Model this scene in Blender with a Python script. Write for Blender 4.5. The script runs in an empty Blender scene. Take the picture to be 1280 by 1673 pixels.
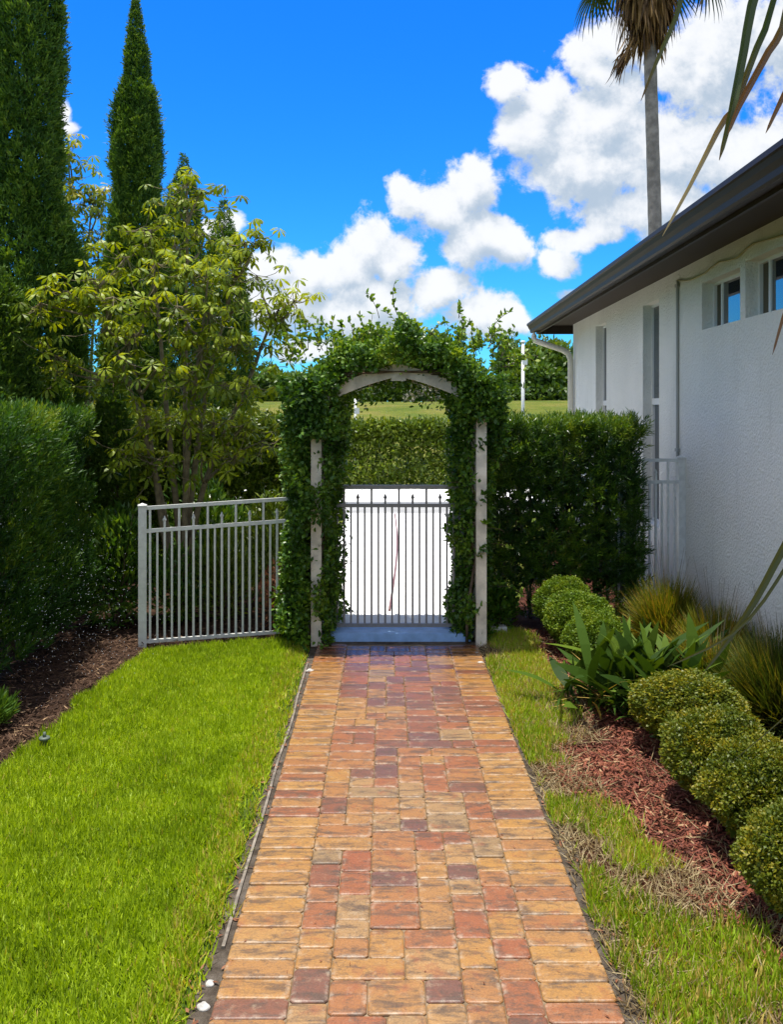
import bpy, math, random
import numpy as np
from mathutils import Vector

rng = np.random.default_rng(7)
random.seed(7)
C = bpy.context.scene.collection
F, CX, CY, H = 1450.0, 630.0, 668.0, 1.6        # photo focal length and vanishing point in pixels, eye height

def at(px, py, Y):
    return np.array([(px - CX) * Y / F, Y, H - (py - CY) * Y / F])

# ------------------------------------------------------------------ objects
def tag(o, label=None, cat=None, group=None, kind=None):
    if label: o['label'] = label
    if cat: o['category'] = cat
    if group: o['group'] = group
    if kind: o['kind'] = kind
    return o

def thing(name, label, cat, loc=(0, 0, 0), rz=0.0, group=None):
    o = bpy.data.objects.new(name, None)
    o.empty_display_size = 0.1
    C.objects.link(o)
    o.location = loc
    o.rotation_euler = (0, 0, rz)
    return tag(o, label, cat, group)

class Geo:
    """collects vertices, faces and a per-vertex tint"""
    def __init__(s):
        s.V, s.F, s.T, s.n = [], [], [], 0
    def add(s, V, faces, tint=0.5):
        V = np.asarray(V, float).reshape(-1, 3)
        s.V.append(V)
        for f in faces:
            s.F.append(np.asarray(f, np.int64) + s.n)
        t = np.empty(len(V)); t[:] = tint
        s.T.append(t)
        s.n += len(V)
        return s
    def box(s, x0, x1, y0, y1, z0, z1, tint=0.5):
        V = [(x, y, z) for z in (z0, z1) for y in (y0, y1) for x in (x0, x1)]
        return s.add(V, [np.array([(0, 2, 3, 1), (4, 5, 7, 6), (0, 1, 5, 4), (2, 6, 7, 3), (0, 4, 6, 2), (1, 3, 7, 5)])], tint)
    def tube(s, P, R, k=8, tint=0.5, cap=True):
        P = np.asarray(P, float); n = len(P)
        R = np.broadcast_to(np.asarray(R, float), (n,))
        T = np.gradient(P, axis=0); T /= np.linalg.norm(T, axis=1)[:, None] + 1e-9
        ref = np.array([0.0, 0, 1]) if abs(T[:, 2]).mean() < 0.8 else np.array([1.0, 0, 0])
        A = np.cross(T, ref); A /= np.linalg.norm(A, axis=1)[:, None] + 1e-9
        B = np.cross(A, T)
        a = np.linspace(0, 2 * np.pi, k, endpoint=False)
        V = P[:, None] + R[:, None, None] * (np.cos(a)[None, :, None] * A[:, None] + np.sin(a)[None, :, None] * B[:, None])
        i = np.arange(n - 1)[:, None] * k; j = np.arange(k)[None]; j2 = (j + 1) % k
        q = np.stack([i + j, i + j2, i + k + j2, i + k + j], -1).reshape(-1, 4)
        fs = [q]
        if cap:
            fs += [np.arange(k)[None, ::-1], (np.arange(k) + (n - 1) * k)[None]]
        return s.add(V, fs, tint)
    def prism(s, prof, y0, y1, tint=0.5):
        """profile of (x, z) run along y"""
        p = np.asarray(prof, float); k = len(p)
        V = [(x, y, z) for y in (y0, y1) for x, z in p]
        j = np.arange(k); j2 = (j + 1) % k
        return s.add(V, [np.stack([j, j2, j2 + k, j + k], -1), j[None, ::-1], (j + k)[None]], tint)
    def build(s, name, mat, parent=None, smooth=False):
        V = np.concatenate(s.V); me = bpy.data.meshes.new(name)
        me.vertices.add(len(V)); me.vertices.foreach_set('co', V.astype(np.float32).ravel())
        loops = np.concatenate([f.ravel() for f in s.F])
        tot = np.concatenate([np.full(len(f), f.shape[1]) for f in s.F])
        me.loops.add(len(loops)); me.loops.foreach_set('vertex_index', loops.astype(np.int32))
        me.polygons.add(len(tot))
        me.polygons.foreach_set('loop_start', np.concatenate([[0], np.cumsum(tot)[:-1]]).astype(np.int32))
        me.polygons.foreach_set('loop_total', tot.astype(np.int32))
        me.polygons.foreach_set('use_smooth', np.full(len(tot), smooth, bool))
        T = np.concatenate(s.T)
        at_ = me.attributes.new('tint', 'FLOAT', 'POINT'); at_.data.foreach_set('value', T.astype(np.float32))
        me.update(calc_edges=True); me.materials.append(mat)
        o = bpy.data.objects.new(name, me); C.objects.link(o)
        if parent: o.parent = parent
        return o

def unit(v):
    v = np.asarray(v, float)
    return v / (np.linalg.norm(v, axis=-1, keepdims=True) + 1e-9)

_lat = np.random.default_rng(3).random((32, 32, 32))
def vn(P, sc=1.0, off=0.0):
    """smooth value noise 0..1"""
    P = np.asarray(P, float) * sc + off
    i = np.floor(P).astype(int); f = P - i; f = f * f * (3 - 2 * f)
    r = 0
    for dx in (0, 1):
        for dy in (0, 1):
            for dz in (0, 1):
                w = (f[..., 0] if dx else 1 - f[..., 0]) * (f[..., 1] if dy else 1 - f[..., 1]) * (f[..., 2] if dz else 1 - f[..., 2])
                r = r + w * _lat[(i[..., 0] + dx) % 32, (i[..., 1] + dy) % 32, (i[..., 2] + dz) % 32]
    return r

OVAL = ((0, .12), (.5, 1), (1, .06))
OVAL4 = ((0, .1), (.35, .95), (.7, .8), (1, .04))
BLADE = ((0, .8), (.5, 1), (1, .08))
def leaves(g, P, D, L, W, N=None, prof=OVAL, bend=0.15, tint=None, fold=0.0):
    """one flat leaf per row of P, along D, facing N, drooping by bend"""
    P = np.asarray(P, float); n = len(P)
    if n == 0: return g
    D = unit(D)
    if N is None: N = rng.normal(size=(n, 3)) + np.array([0, 0, .8])
    S = unit(np.cross(D, N)); N = np.cross(S, D)
    L = np.broadcast_to(np.asarray(L, float), (n,)); W = np.broadcast_to(np.asarray(W, float), (n,))
    bend = np.broadcast_to(np.asarray(bend, float), (n,))
    if tint is None: tint = rng.random(n)
    tint = np.broadcast_to(np.asarray(tint, float), (n,))
    rows = []
    for t, w in prof:
        c = P + D * (L * t)[:, None] - N * (L * bend * t * t)[:, None]
        e = S * (W * w * .5)[:, None] + N * (W * w * fold)[:, None]
        e2 = -S * (W * w * .5)[:, None] + N * (W * w * fold)[:, None]
        rows += [c + e, c + e2]
    m = len(rows)
    V = np.stack(rows, 1).reshape(-1, 3)
    b = (np.arange(n) * m)[:, None]
    q = np.concatenate([b + np.array([[2 * k, 2 * k + 1, 2 * k + 3, 2 * k + 2]]) for k in range(m // 2 - 1)])
    return g.add(V, [q], np.repeat(tint, m))

def sprays(g, P, D, L, leafL, leafW, k=12, tint=None, spread=.8, tj=.25):
    """shoots set with k narrow leaves each"""
    n = len(P); D = unit(D)
    if tint is None: tint = rng.random(n)
    A = unit(np.cross(D, rng.normal(size=(n, 3)))); B = np.cross(D, A)
    L = np.broadcast_to(np.asarray(L, float), (n,))
    for j in range(k):
        t = (j + .5) / k
        a = j * 2.4 + rng.random(n) * .6
        R = np.cos(a)[:, None] * A + np.sin(a)[:, None] * B
        sp = spread * (1.15 - .7 * t)
        leaves(g, P + D * (L * t)[:, None], D + R * sp, leafL * rng.uniform(.7, 1.2, n), leafW, N=D * 1.0 + rng.normal(size=(n, 3)) * .3,
               bend=.1, tint=np.clip(tint + rng.normal(size=n) * tj * .4, 0, 1))
    return g

# ------------------------------------------------------------------ materials
class NT:
    def __init__(s, nt):
        s.t = nt; nt.nodes.clear()
    def n(s, typ, **kw):
        nd = s.t.nodes.new(typ)
        for k, v in kw.items():
            if k.startswith('i_'):
                s.put(nd, k[2:], v)
            else:
                setattr(nd, k, v)
        return nd
    def put(s, nd, key, v):
        key = int(key) if key.isdigit() else key.replace('_', ' ')
        sock = nd.inputs[key]
        if hasattr(v, 'bl_idname') and hasattr(v, 'outputs'): v = v.outputs[0]
        if isinstance(v, bpy.types.NodeSocket): s.t.links.new(v, sock)
        else: sock.default_value = v
    def math(s, op, a, b=0.0, clamp=False):
        return s.n('ShaderNodeMath', operation=op, use_clamp=clamp, i_0=a, i_1=b).outputs[0]
    def mix(s, f, a, b, typ='MIX'):
        nd = s.n('ShaderNodeMixRGB', blend_type=typ); s.put(nd, '0', f); s.put(nd, '1', a); s.put(nd, '2', b)
        return nd.outputs[0]
    def ramp(s, f, stops, interp='LINEAR'):
        nd = s.n('ShaderNodeValToRGB'); cr = nd.color_ramp; cr.interpolation = interp
        while len(cr.elements) < len(stops): cr.elements.new(.5)
        for e, (p, c) in zip(cr.elements, stops):
            e.position = p; e.color = c if len(c) == 4 else (*c, 1)
        s.put(nd, '0', f); return nd.outputs[0]
    def noise(s, sc, det=4, rough=.55, vec=None, dist=0.0):
        nd = s.n('ShaderNodeTexNoise'); nd.inputs['Scale'].default_value = sc
        nd.inputs['Detail'].default_value = det; nd.inputs['Roughness'].default_value = rough; nd.inputs['Distortion'].default_value = dist
        if vec is not None: s.put(nd, 'Vector', vec)
        return nd.outputs['Fac']
    def smooth(s, v, a, b):
        nd = s.n('ShaderNodeMapRange', interpolation_type='SMOOTHSTEP'); s.put(nd, '0', v)
        nd.inputs[1].default_value = a; nd.inputs[2].default_value = b
        return nd.outputs[0]

def newmat(name):
    m = bpy.data.materials.new(name); m.use_nodes = True
    return m, NT(m.node_tree)

def pbr(name, col, rough=.6, spec=.5, bump=None, var=.0, varscale=6, metal=0.0, tintvar=0.0):
    m, n = newmat(name)
    pos = n.n('ShaderNodeTexCoord').outputs['Object']
    c = (*col, 1)
    if var:
        f = n.noise(varscale, 6, .6, pos)
        c = n.mix(n.smooth(f, .3, .7), tuple(x * (1 - var) for x in col) + (1,), tuple(min(1, x * (1 + var * .6)) for x in col) + (1,))
    b = n.n('ShaderNodeBsdfPrincipled', i_Base_Color=c, i_Roughness=rough, i_Metallic=metal)
    b.inputs['Specular IOR Level'].default_value = spec
    if bump:
        sc, st, dist = bump
        bp = n.n('ShaderNodeBump', i_Height=n.noise(sc, 5, .6, pos)); bp.inputs['Strength'].default_value = st; bp.inputs['Distance'].default_value = dist
        n.put(b, 'Normal', bp)
    o = n.n('ShaderNodeOutputMaterial'); n.put(o, 'Surface', b)
    return m

def leafmat(name, stops, trans=.35, rough=.45, spec=.4, tcol=(1.25, 1.15, .35)):
    m, n = newmat(name)
    if not any(k in name for k in ('chip', 'straw', 'dead', 'palm', 'pale')):      # greens shifted towards yellow
        stops = [(p, (r * 1.55, g_ * 1.22, b * .9)) for p, (r, g_, b) in stops]
    t = n.n('ShaderNodeAttribute', attribute_name='tint').outputs['Fac']
    c = n.ramp(t, stops)
    b = n.n('ShaderNodeBsdfPrincipled', i_Base_Color=c, i_Roughness=rough)
    b.inputs['Specular IOR Level'].default_value = spec
    o = n.n('ShaderNodeOutputMaterial')
    if trans:
        tr = n.n('ShaderNodeBsdfTranslucent', i_Color=n.mix(1.0, c, (*tcol, 1), 'MULTIPLY'))
        mx = n.n('ShaderNodeMixShader', i_0=trans); n.put(mx, '1', b); n.put(mx, '2', tr)
        n.put(o, 'Surface', mx)
    else:
        n.put(o, 'Surface', b)
    return m

M = {}
M['bark'] = pbr('bark', (.12, .085, .055), .9, .2, (30, .6, .01), .4, 14)
M['pale_bark'] = pbr('pale_bark', (.22, .18, .11), .8, .2, (40, .5, .005), .35, 20)
M['palm_bark'] = pbr('palm_bark', (.25, .22, .19), .9, .2, (9, .6, .03), .35, 7)
M['cypress'] = leafmat('cypress_leaf', [(0, (.012, .042, .012)), (.45, (.032, .10, .017)), (.8, (.085, .19, .025)), (.96, (.12, .22, .03)), (1, (.12, .10, .04))], .3, .6, .25)
M['juniper'] = leafmat('juniper_leaf', [(0, (.015, .05, .012)), (.5, (.04, .11, .016)), (1, (.10, .19, .025))], .3, .55, .3)
M['schefflera'] = leafmat('schefflera_leaf', [(0, (.045, .085, .008)), (.45, (.098, .185, .012)), (.8, (.20, .31, .018)), (1, (.25, .38, .035))], .42, .45, .25, (1.3, 1.1, .25))
M['yellow_leaf'] = leafmat('loose_tree_leaf', [(0, (.06, .12, .012)), (.6, (.14, .24, .02)), (1, (.26, .28, .03))], .4, .4)
M['podocarpus'] = leafmat('podocarpus_leaf', [(0, (.008, .035, .007)), (.45, (.027, .085, .011)), (.8, (.08, .175, .017)), (1, (.15, .24, .022))], .3, .35, .5)
M['left_hedge'] = leafmat('left_hedge_leaf', [(0, (.009, .04, .010)), (.45, (.025, .09, .013)), (.8, (.08, .18, .018)), (1, (.16, .25, .025))], .35, .5, .3)
M['back_hedge'] = leafmat('back_hedge_leaf', [(0, (.03, .07, .006)), (.5, (.07, .14, .012)), (1, (.16, .23, .02))], .3, .4)
M['vine'] = leafmat('vine_leaf', [(0, (.012, .045, .010)), (.45, (.035, .11, .016)), (.8, (.10, .22, .025)), (1, (.20, .32, .04))], .36, .38, .35)
M['boxwood'] = leafmat('boxwood_leaf', [(0, (.03, .07, .010)), (.5, (.085, .13, .012)), (.8, (.17, .185, .013)), (1, (.26, .21, .018))], .3, .45, .3)
M['boxwood_fresh'] = leafmat('fresh_boxwood_leaf', [(0, (.03, .085, .010)), (.5, (.08, .17, .012)), (1, (.17, .25, .016))], .3, .5, .3)
M['strap'] = leafmat('broad_leaf', [(0, (.014, .04, .007)), (.5, (.028, .072, .010)), (.9, (.065, .13, .016)), (1, (.25, .22, .08))], .22, .55, .12)
M['reed'] = leafmat('ornamental_grass', [(0, (.04, .075, .01)), (.5, (.10, .15, .014)), (.85, (.18, .20, .02)), (1, (.24, .17, .04))], .35, .5)
M['dark_reed'] = leafmat('dark_ornamental_grass', [(0, (.02, .045, .010)), (.6, (.05, .09, .012)), (1, (.16, .16, .03))], .3, .5)
M['lawn'] = leafmat('lawn_blade', [(0, (.045, .10, .006)), (.45, (.155, .285, .012)), (.85, (.29, .47, .030)), (.97, (.27, .36, .05)), (1, (.33, .30, .12))], .4, .5, .25, (1.2, 1.2, .2))
M['verge'] = leafmat('verge_blade', [(0, (.055, .12, .008)), (.45, (.13, .26, .012)), (.8, (.23, .41, .025)), (.95, (.28, .36, .06)), (1, (.36, .31, .14))], .35, .5, .25)
M['straw'] = leafmat('straw_blade', [(0, (.11, .07, .03)), (.5, (.25, .18, .08)), (1, (.42, .34, .18))], .25, .6, .3, (1.1, 1, .8))
M['mulch_chip'] = leafmat('mulch_chip', [(0, (.032, .011, .007)), (.5, (.145, .038, .020)), (.85, (.25, .075, .038)), (1, (.36, .23, .12))], 0, .75, .3)
M['brown_chip'] = leafmat('brown_mulch_chip', [(0, (.018, .009, .006)), (.5, (.05, .026, .015)), (.9, (.13, .075, .042)), (1, (.30, .20, .11))], 0, .8, .2)  # chips darkened like the bed, shade put into their colour
M['dead_palm'] = leafmat('dead_palm_leaf', [(0, (.05, .025, .008)), (.5, (.16, .085, .022)), (1, (.32, .19, .06))], .3, .6, .3, (1.2, 1, .6))
M['palm_leaf'] = leafmat('palm_leaf', [(0, (.02, .04, .010)), (.5, (.045, .075, .014)), (.75, (.10, .10, .03)), (.88, (.16, .075, .035)), (1, (.42, .32, .18))], .25, .4, .4)
M['dead_shrub'] = leafmat('dead_shrub_leaf', [(0, (.16, .06, .03)), (1, (.36, .17, .09))], .3, .7, .2, (1.1, .9, .7))
M['far_tree'] = leafmat('far_tree_leaf', [(0, (.02, .06, .010)), (.5, (.05, .12, .014)), (1, (.12, .19, .02))], .3, .5)
M['pale_bush'] = leafmat('pale_bush_leaf', [(0, (.13, .13, .09)), (1, (.26, .25, .18))], .2, .6)

def fence_paint(name, col, rough=.35):
    return pbr(name, col, rough, .5, (60, .08, .002), .12, 25)
M['fence'] = fence_paint('grey_fence_paint', (.62, .63, .60))
M['gate'] = fence_paint('gate_paint', (.20, .19, .18))
M['arbor'] = pbr('weathered_white_wood', (.72, .65, .53), .65, .3, (28, .35, .004), .3, 9)
M['pole'] = pbr('white_pole', (.75, .75, .73), .5)
M['strip'] = pbr('edging_plastic', (.20, .17, .135), .7, .3, (50, .4, .003), .45, 22)
M['shell'] = pbr('white_stone', (.50, .48, .44), .7, .3, (60, .6, .006), .35, 45)
M['hose'] = pbr('hose_rubber', (.16, .06, .06), .5)
M['concrete'] = pbr('white_concrete', (.78, .775, .76), .7, .3, (14, .25, .004), .07, 3)
M['gutter_concrete'] = pbr('grey_concrete', (.30, .30, .29), .8, .3, (20, .3, .004), .2, 2)
M['step'] = pbr('step_shade_blue', (.27, .45, .74), .45, .4, (18, .25, .003), .16, 12)  # white step; the blue of sky-lit shade is put into its base colour
M['brown_metal'] = pbr('brown_gutter_metal', (.034, .022, .014), .5, .25, (20, .05, .002), .15, 6)
M['roofing'] = pbr('brown_roof', (.10, .08, .07), .8, .3, (25, .4, .01), .3, 8)
M['downspout'] = pbr('cream_downspout', (.66, .62, .52), .45, .4, None, .08, 6)
M['frame'] = pbr('white_window_frame', (.74, .74, .72), .4)
M['trim'] = pbr('cream_cable', (.42, .36, .16), .6)
M['conduit'] = pbr('painted_conduit', (.34, .34, .31), .6)
M['screen'] = pbr('window_screen', (.10, .085, .055), .7, .3)
M['sprinkler'] = pbr('sprinkler_plastic', (.10, .13, .10), .6)
M['water'] = pbr('water_drop', (.75, .8, .88), .15, .8)

def glassmat():
    m, n = newmat('window_glass')
    b = n.n('ShaderNodeBsdfPrincipled', i_Base_Color=(.02, .03, .04, 1), i_Roughness=.03)
    b.inputs['IOR'].default_value = 3.0
    o = n.n('ShaderNodeOutputMaterial'); n.put(o, 'Surface', b)
    return m
M['glass'] = glassmat()

def stucco():
    m, n = newmat('stucco')
    pos = n.n('ShaderNodeTexCoord').outputs['Object']
    big = n.noise(1.3, 4, .6, pos)
    c = n.mix(n.smooth(big, .3, .75), (.76, .75, .685, 1), (.83, .82, .755, 1))
    mp = n.n('ShaderNodeMapping'); mp.inputs['Scale'].default_value = (3, 3, .35); n.put(mp, 'Vector', pos)
    c = n.mix(n.math('MULTIPLY', n.smooth(n.noise(2.4, 6, .7, mp.outputs[0]), .52, .75), .22), c, (.46, .44, .38, 1))
    zz = n.n('ShaderNodeSeparateXYZ'); n.put(zz, '0', pos)
    dirt = n.math('SUBTRACT', 1.0, n.smooth(n.math('ADD', zz.outputs['Z'], n.math('MULTIPLY', n.noise(5, 5, .6, pos), -.5)), -.15, .35))
    c = n.mix(n.math('MULTIPLY', dirt, .5), c, (.36, .31, .24, 1))
    vor = n.n('ShaderNodeTexVoronoi', feature='SMOOTH_F1'); vor.inputs['Scale'].default_value = 70
    n.put(vor, 'Vector', pos)
    h = n.math('ADD', n.math('MULTIPLY', vor.outputs['Distance'], .7), n.noise(45, 5, .65, pos))
    bp = n.n('ShaderNodeBump', i_Height=h); bp.inputs['Strength'].default_value = .75; bp.inputs['Distance'].default_value = .012
    b = n.n('ShaderNodeBsdfPrincipled', i_Base_Color=c, i_Roughness=.85, i_Normal=bp.outputs[0])
    b.inputs['Specular IOR Level'].default_value = .2
    o = n.n('ShaderNodeOutputMaterial'); n.put(o, 'Surface', b)
    return m
M['stucco'] = stucco()

def soffitmat():
    m, n = newmat('vented_soffit')
    pos = n.n('ShaderNodeTexCoord').outputs['Object']
    w = n.n('ShaderNodeTexWave', bands_direction='Y'); w.inputs['Scale'].default_value = 14; n.put(w, 'Vector', pos)
    bp = n.n('ShaderNodeBump', i_Height=w.outputs['Fac']); bp.inputs['Strength'].default_value = .6; bp.inputs['Distance'].default_value = .01
    b = n.n('ShaderNodeBsdfPrincipled', i_Base_Color=(.045, .029, .019, 1), i_Roughness=.65, i_Normal=bp.outputs[0])
    o = n.n('ShaderNodeOutputMaterial'); n.put(o, 'Surface', b)
    return m
M['soffit'] = soffitmat()

def groundmat(name, cols, sc, bump=.02, rough=.95):
    m, n = newmat(name)
    pos = n.n('ShaderNodeTexCoord').outputs['Object']
    f = n.noise(sc, 8, .65, pos); f2 = n.noise(sc * 11, 4, .7, pos)
    c = n.ramp(n.smooth(f, .28, .72), [(i / (len(cols) - 1), c) for i, c in enumerate(cols)])
    c = n.mix(.55, c, n.ramp(f2, [(.25, (.45, .45, .45)), (.7, (1.25, 1.25, 1.25))]), 'MULTIPLY')
    bp = n.n('ShaderNodeBump', i_Height=f2); bp.inputs['Strength'].default_value = .9; bp.inputs['Distance'].default_value = bump
    b = n.n('ShaderNodeBsdfPrincipled', i_Base_Color=c, i_Roughness=rough, i_Normal=bp.outputs[0])
    b.inputs['Specular IOR Level'].default_value = .15
    o = n.n('ShaderNodeOutputMaterial'); n.put(o, 'Surface', b)
    return m
M['field'] = groundmat('dry_grass_field', [(.085, .13, .012), (.14, .165, .018), (.21, .19, .04)], .5, .3)
M['lawn_soil'] = groundmat('lawn_soil', [(.025, .05, .006), (.05, .09, .008), (.07, .08, .02)], 5, .01)
M['mulch'] = groundmat('red_mulch', [(.035, .013, .008), (.085, .028, .016), (.14, .052, .03)], 9, .02)
M['brown_mulch'] = groundmat('brown_mulch', [(.02, .011, .007), (.05, .026, .015), (.09, .05, .03)], 9, .02)  # kept dark so its colour stands in for shade on the left bed
M['dirt'] = groundmat('edge_dirt', [(.05, .038, .028), (.10, .08, .06), (.16, .135, .11)], 12, .012)

def pavermat():
    m, n = newmat('clay_paver')
    pos = n.n('ShaderNodeTexCoord').outputs['Object']
    t = n.n('ShaderNodeAttribute', attribute_name='tint').outputs['Fac']
    base = n.ramp(t, [(0, (.13, .055, .045)), (.10, (.17, .065, .035)), (.22, (.26, .075, .024)), (.36, (.29, .105, .032)), (.5, (.31, .13, .036)),
                      (.64, (.33, .16, .045)), (.78, (.37, .185, .036)), (.9, (.36, .20, .07)), (1, (.26, .165, .075))])
    # each paver carries its own cloudy blend of clays: shift the noise by the paver's tint
    sh = n.n('ShaderNodeVectorMath', operation='ADD'); n.put(sh, '0', pos)
    cb = n.n('ShaderNodeCombineXYZ'); n.put(cb, 'Z', n.math('MULTIPLY', t, 37.0)); n.put(sh, '1', cb)
    st = n.n('ShaderNodeMapping'); st.inputs['Scale'].default_value = (8, 26, 1); n.put(st, 'Vector', sh)
    streak = n.noise(1.0, 9, .70, st.outputs[0], .5)
    c = n.mix(n.math('MULTIPLY', n.smooth(streak, .46, .64), .80), base, (.075, .045, .028, 1))
    warm = n.noise(13, 7, .65, sh.outputs[0])
    c = n.mix(n.math('MULTIPLY', n.smooth(warm, .53, .70), .50), c, (.27, .07, .022, 1))
    sp = n.noise(180, 3, .7, pos)
    c = n.mix(.7, c, n.ramp(sp, [(.3, (.62, .6, .58)), (.55, (1, 1, 1)), (.72, (1.25, 1.22, 1.15))]), 'MULTIPLY')
    soot = n.noise(34, 9, .8, pos)
    c = n.mix(n.math('MULTIPLY', n.smooth(soot, .50, .66), .62), c, (.055, .040, .028, 1))
    ed = n.n('ShaderNodeAttribute', attribute_name='edge').outputs['Fac']
    c = n.mix(n.math('MULTIPLY', n.math('MULTIPLY', ed, n.smooth(n.noise(19, 7, .75, pos), .48, .66)), .55), c, (.50, .42, .32, 1))
    pale = n.noise(21, 8, .75, sh.outputs[0])
    c = n.mix(n.math('MULTIPLY', n.smooth(pale, .55, .72), .45), c, (.44, .34, .22, 1))
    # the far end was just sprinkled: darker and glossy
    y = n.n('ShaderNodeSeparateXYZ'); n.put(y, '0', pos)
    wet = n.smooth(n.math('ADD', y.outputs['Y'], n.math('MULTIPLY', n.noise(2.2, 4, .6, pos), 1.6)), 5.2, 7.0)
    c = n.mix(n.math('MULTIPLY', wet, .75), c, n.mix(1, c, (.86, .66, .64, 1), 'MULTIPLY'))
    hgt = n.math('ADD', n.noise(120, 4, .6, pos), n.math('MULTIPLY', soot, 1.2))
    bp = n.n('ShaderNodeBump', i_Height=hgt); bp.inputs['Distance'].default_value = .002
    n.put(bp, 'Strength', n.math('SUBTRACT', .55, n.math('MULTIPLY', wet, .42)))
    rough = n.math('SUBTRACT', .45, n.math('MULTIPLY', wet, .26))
    c = n.mix(1, n.mix(.06, c, (.30, .26, .22, 1)), (.88, .86, .83, 1), 'MULTIPLY')
    b = n.n('ShaderNodeBsdfPrincipled', i_Base_Color=c, i_Roughness=rough, i_Normal=bp.outputs[0])
    b.inputs['Specular IOR Level'].default_value = .5
    o = n.n('ShaderNodeOutputMaterial'); n.put(o, 'Surface', b)
    return m
M['paver'] = pavermat()

# ------------------------------------------------------------------ ground, beds, path
def sheet(name, pts, z, mat, sub=None):
    me = bpy.data.meshes.new(name)
    me.from_pydata([(x, y, z) for x, y in pts], [], [tuple(range(len(pts)))]); me.materials.append(mat)
    o = bpy.data.objects.new(name, me); C.objects.link(o)
    return tag(o, kind='structure')

# one ground sheet out to the horizon; it climbs to a grassy bank beyond the back hedge
ys = np.concatenate([np.linspace(-12, 19, 20), np.linspace(20, 46, 40), [60, 90, 140, 220, 400, 700]])
xs = np.concatenate([[-700, -300, -120], np.linspace(-60, 60, 61), [120, 300, 700]])
def bank(x, y):
    t = np.clip((y - 20) / 24, 0, 1)
    return -.012 + 1.98 * t * t * (3 - 2 * t) + .12 * (vn(np.stack([x * .12, y * .12, 0 * x], -1)) - .5) * t
XX, YY = np.meshgrid(xs, ys)
g = Geo(); nx = len(xs)
i = (np.arange(len(ys) - 1)[:, None] * nx + np.arange(nx - 1)[None]).ravel()
g.add(np.stack([XX, YY, bank(XX, YY)], -1), [np.stack([i, i + 1, i + nx + 1, i + nx], -1)])
tag(g.build('ground', M['field'], smooth=True), kind='structure')

PX0, PX1, PYE = -.458, .623, 5.98
LAWN_L = [(-1.75, -.5), (-1.72, 2.5), (-1.70, 3.9), (-1.66, 4.3), (-1.66, 4.9), (-1.62, 5.4), (-1.57, 5.8), (-1.3, 5.92), (-.95, 6.05), (-.66, 6.10), (-.50, 5.95), (-.495, -.5)]
sheet('mulch_bed_left', [(-4.5, -1), (-.497, -1), (-.497, 6.6), (-4.5, 12)], -.002, M['brown_mulch'])
sheet('lawn_left', LAWN_L, .003, M['lawn_soil'])
sheet('mulch_bed_right', [(.64, -1), (2.9, -1), (2.9, 12), (2.2, 12), (.95, 6.7), (.64, 6.7)], -.002, M['mulch'])
sheet('path_edge_soil', [(-.54, -1), (.74, -1), (.70, 3.0), (.66, 6.0), (.66, 6.1), (-.5, 6.1), (-.5, 5.0)], .006, M['dirt'])
sheet('planting_soil', [(-4.5, 12), (-.497, 6.6), (-.497, 6.2), (-.6, 9), (-.6, 12)], -.0015, M['brown_mulch'])

M['sand'] = groundmat('joint_sand', [(.12, .085, .05), (.20, .145, .09), (.28, .21, .14)], 9, .004)
sheet('joint_sand', [(PX0 + .004, -.5), (PX1 - .004, -.5), (PX1 - .004, PYE), (PX0 + .004, PYE)], .0098, M['sand'])
g = Geo()
def paver(x0, x1, y0, y1, tint):
    gap, cr, bv = .0010, .008, .0038
    x0 += gap; x1 -= gap; y0 += gap; y1 -= gap
    zt = .016 + random.uniform(-.0016, .0016)
    tx, ty = random.uniform(-.006, .006), random.uniform(-.006, .006)
    cx, cy = (x0 + x1) / 2, (y0 + y1) / 2
    def ring(ins, z):
        a, b, c, d = x0 + ins, x1 - ins, y0 + ins, y1 - ins
        k = cr * random.uniform(.8, 1.3)
        pts = [(a + k, c), (b - k, c), (b, c + k), (b, d - k), (b - k, d), (a + k, d), (a, d - k), (a, c + k)]
        return [(x, y, z + (x - cx) * tx + (y - cy) * ty) for x, y in pts]
    V = ring(0, -.02) + ring(0, zt - bv) + ring(bv * .5, zt - bv * .35) + ring(bv * 1.5, zt)
    j = np.arange(8); j2 = (j + 1) % 8
    q = np.concatenate([np.stack([j + 8 * r, j2 + 8 * r, j2 + 8 * r + 8, j + 8 * r + 8], -1) for r in range(3)])
    V += ring(bv * 1.5 + .011, zt + .0006)
    q = np.concatenate([q, np.stack([j + 24, j2 + 24, j2 + 32, j + 32], -1)])
    g.add(V, [q, (np.arange(8) + 32)[None]], tint)
    edge.extend([0] * 8 + [.4] * 8 + [1] * 8 + [.8] * 8 + [0] * 8)
edge = []
def btint():
    return float(np.clip(random.choice([.34, .5, .6, .66, .74, .78, .8, .82, .84, .78, .8, .15]) + random.uniform(-.07, .07), 0, 1))
def ctint(y):
    r = random.choice([.05, .13, .26, .34, .4, .45, .5, .54, .58, .62, .66, .7, .74, .92, .97])
    if y > 4.0 and random.random() < .5: r = random.choice([.02, .08, .12, .3])
    return float(np.clip(r + random.uniform(-.05, .05), 0, 1))
y = .2
while y < PYE - .05:
    d = .081 * random.uniform(.96, 1.05)
    paver(PX0, PX0 + .2, y, min(y + d, PYE), btint()); y += d
y = .17
while y < PYE - .05:
    d = .081 * random.uniform(.96, 1.05)
    paver(PX1 - .2, PX1, y, min(y + d, PYE), btint()); y += d
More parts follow.
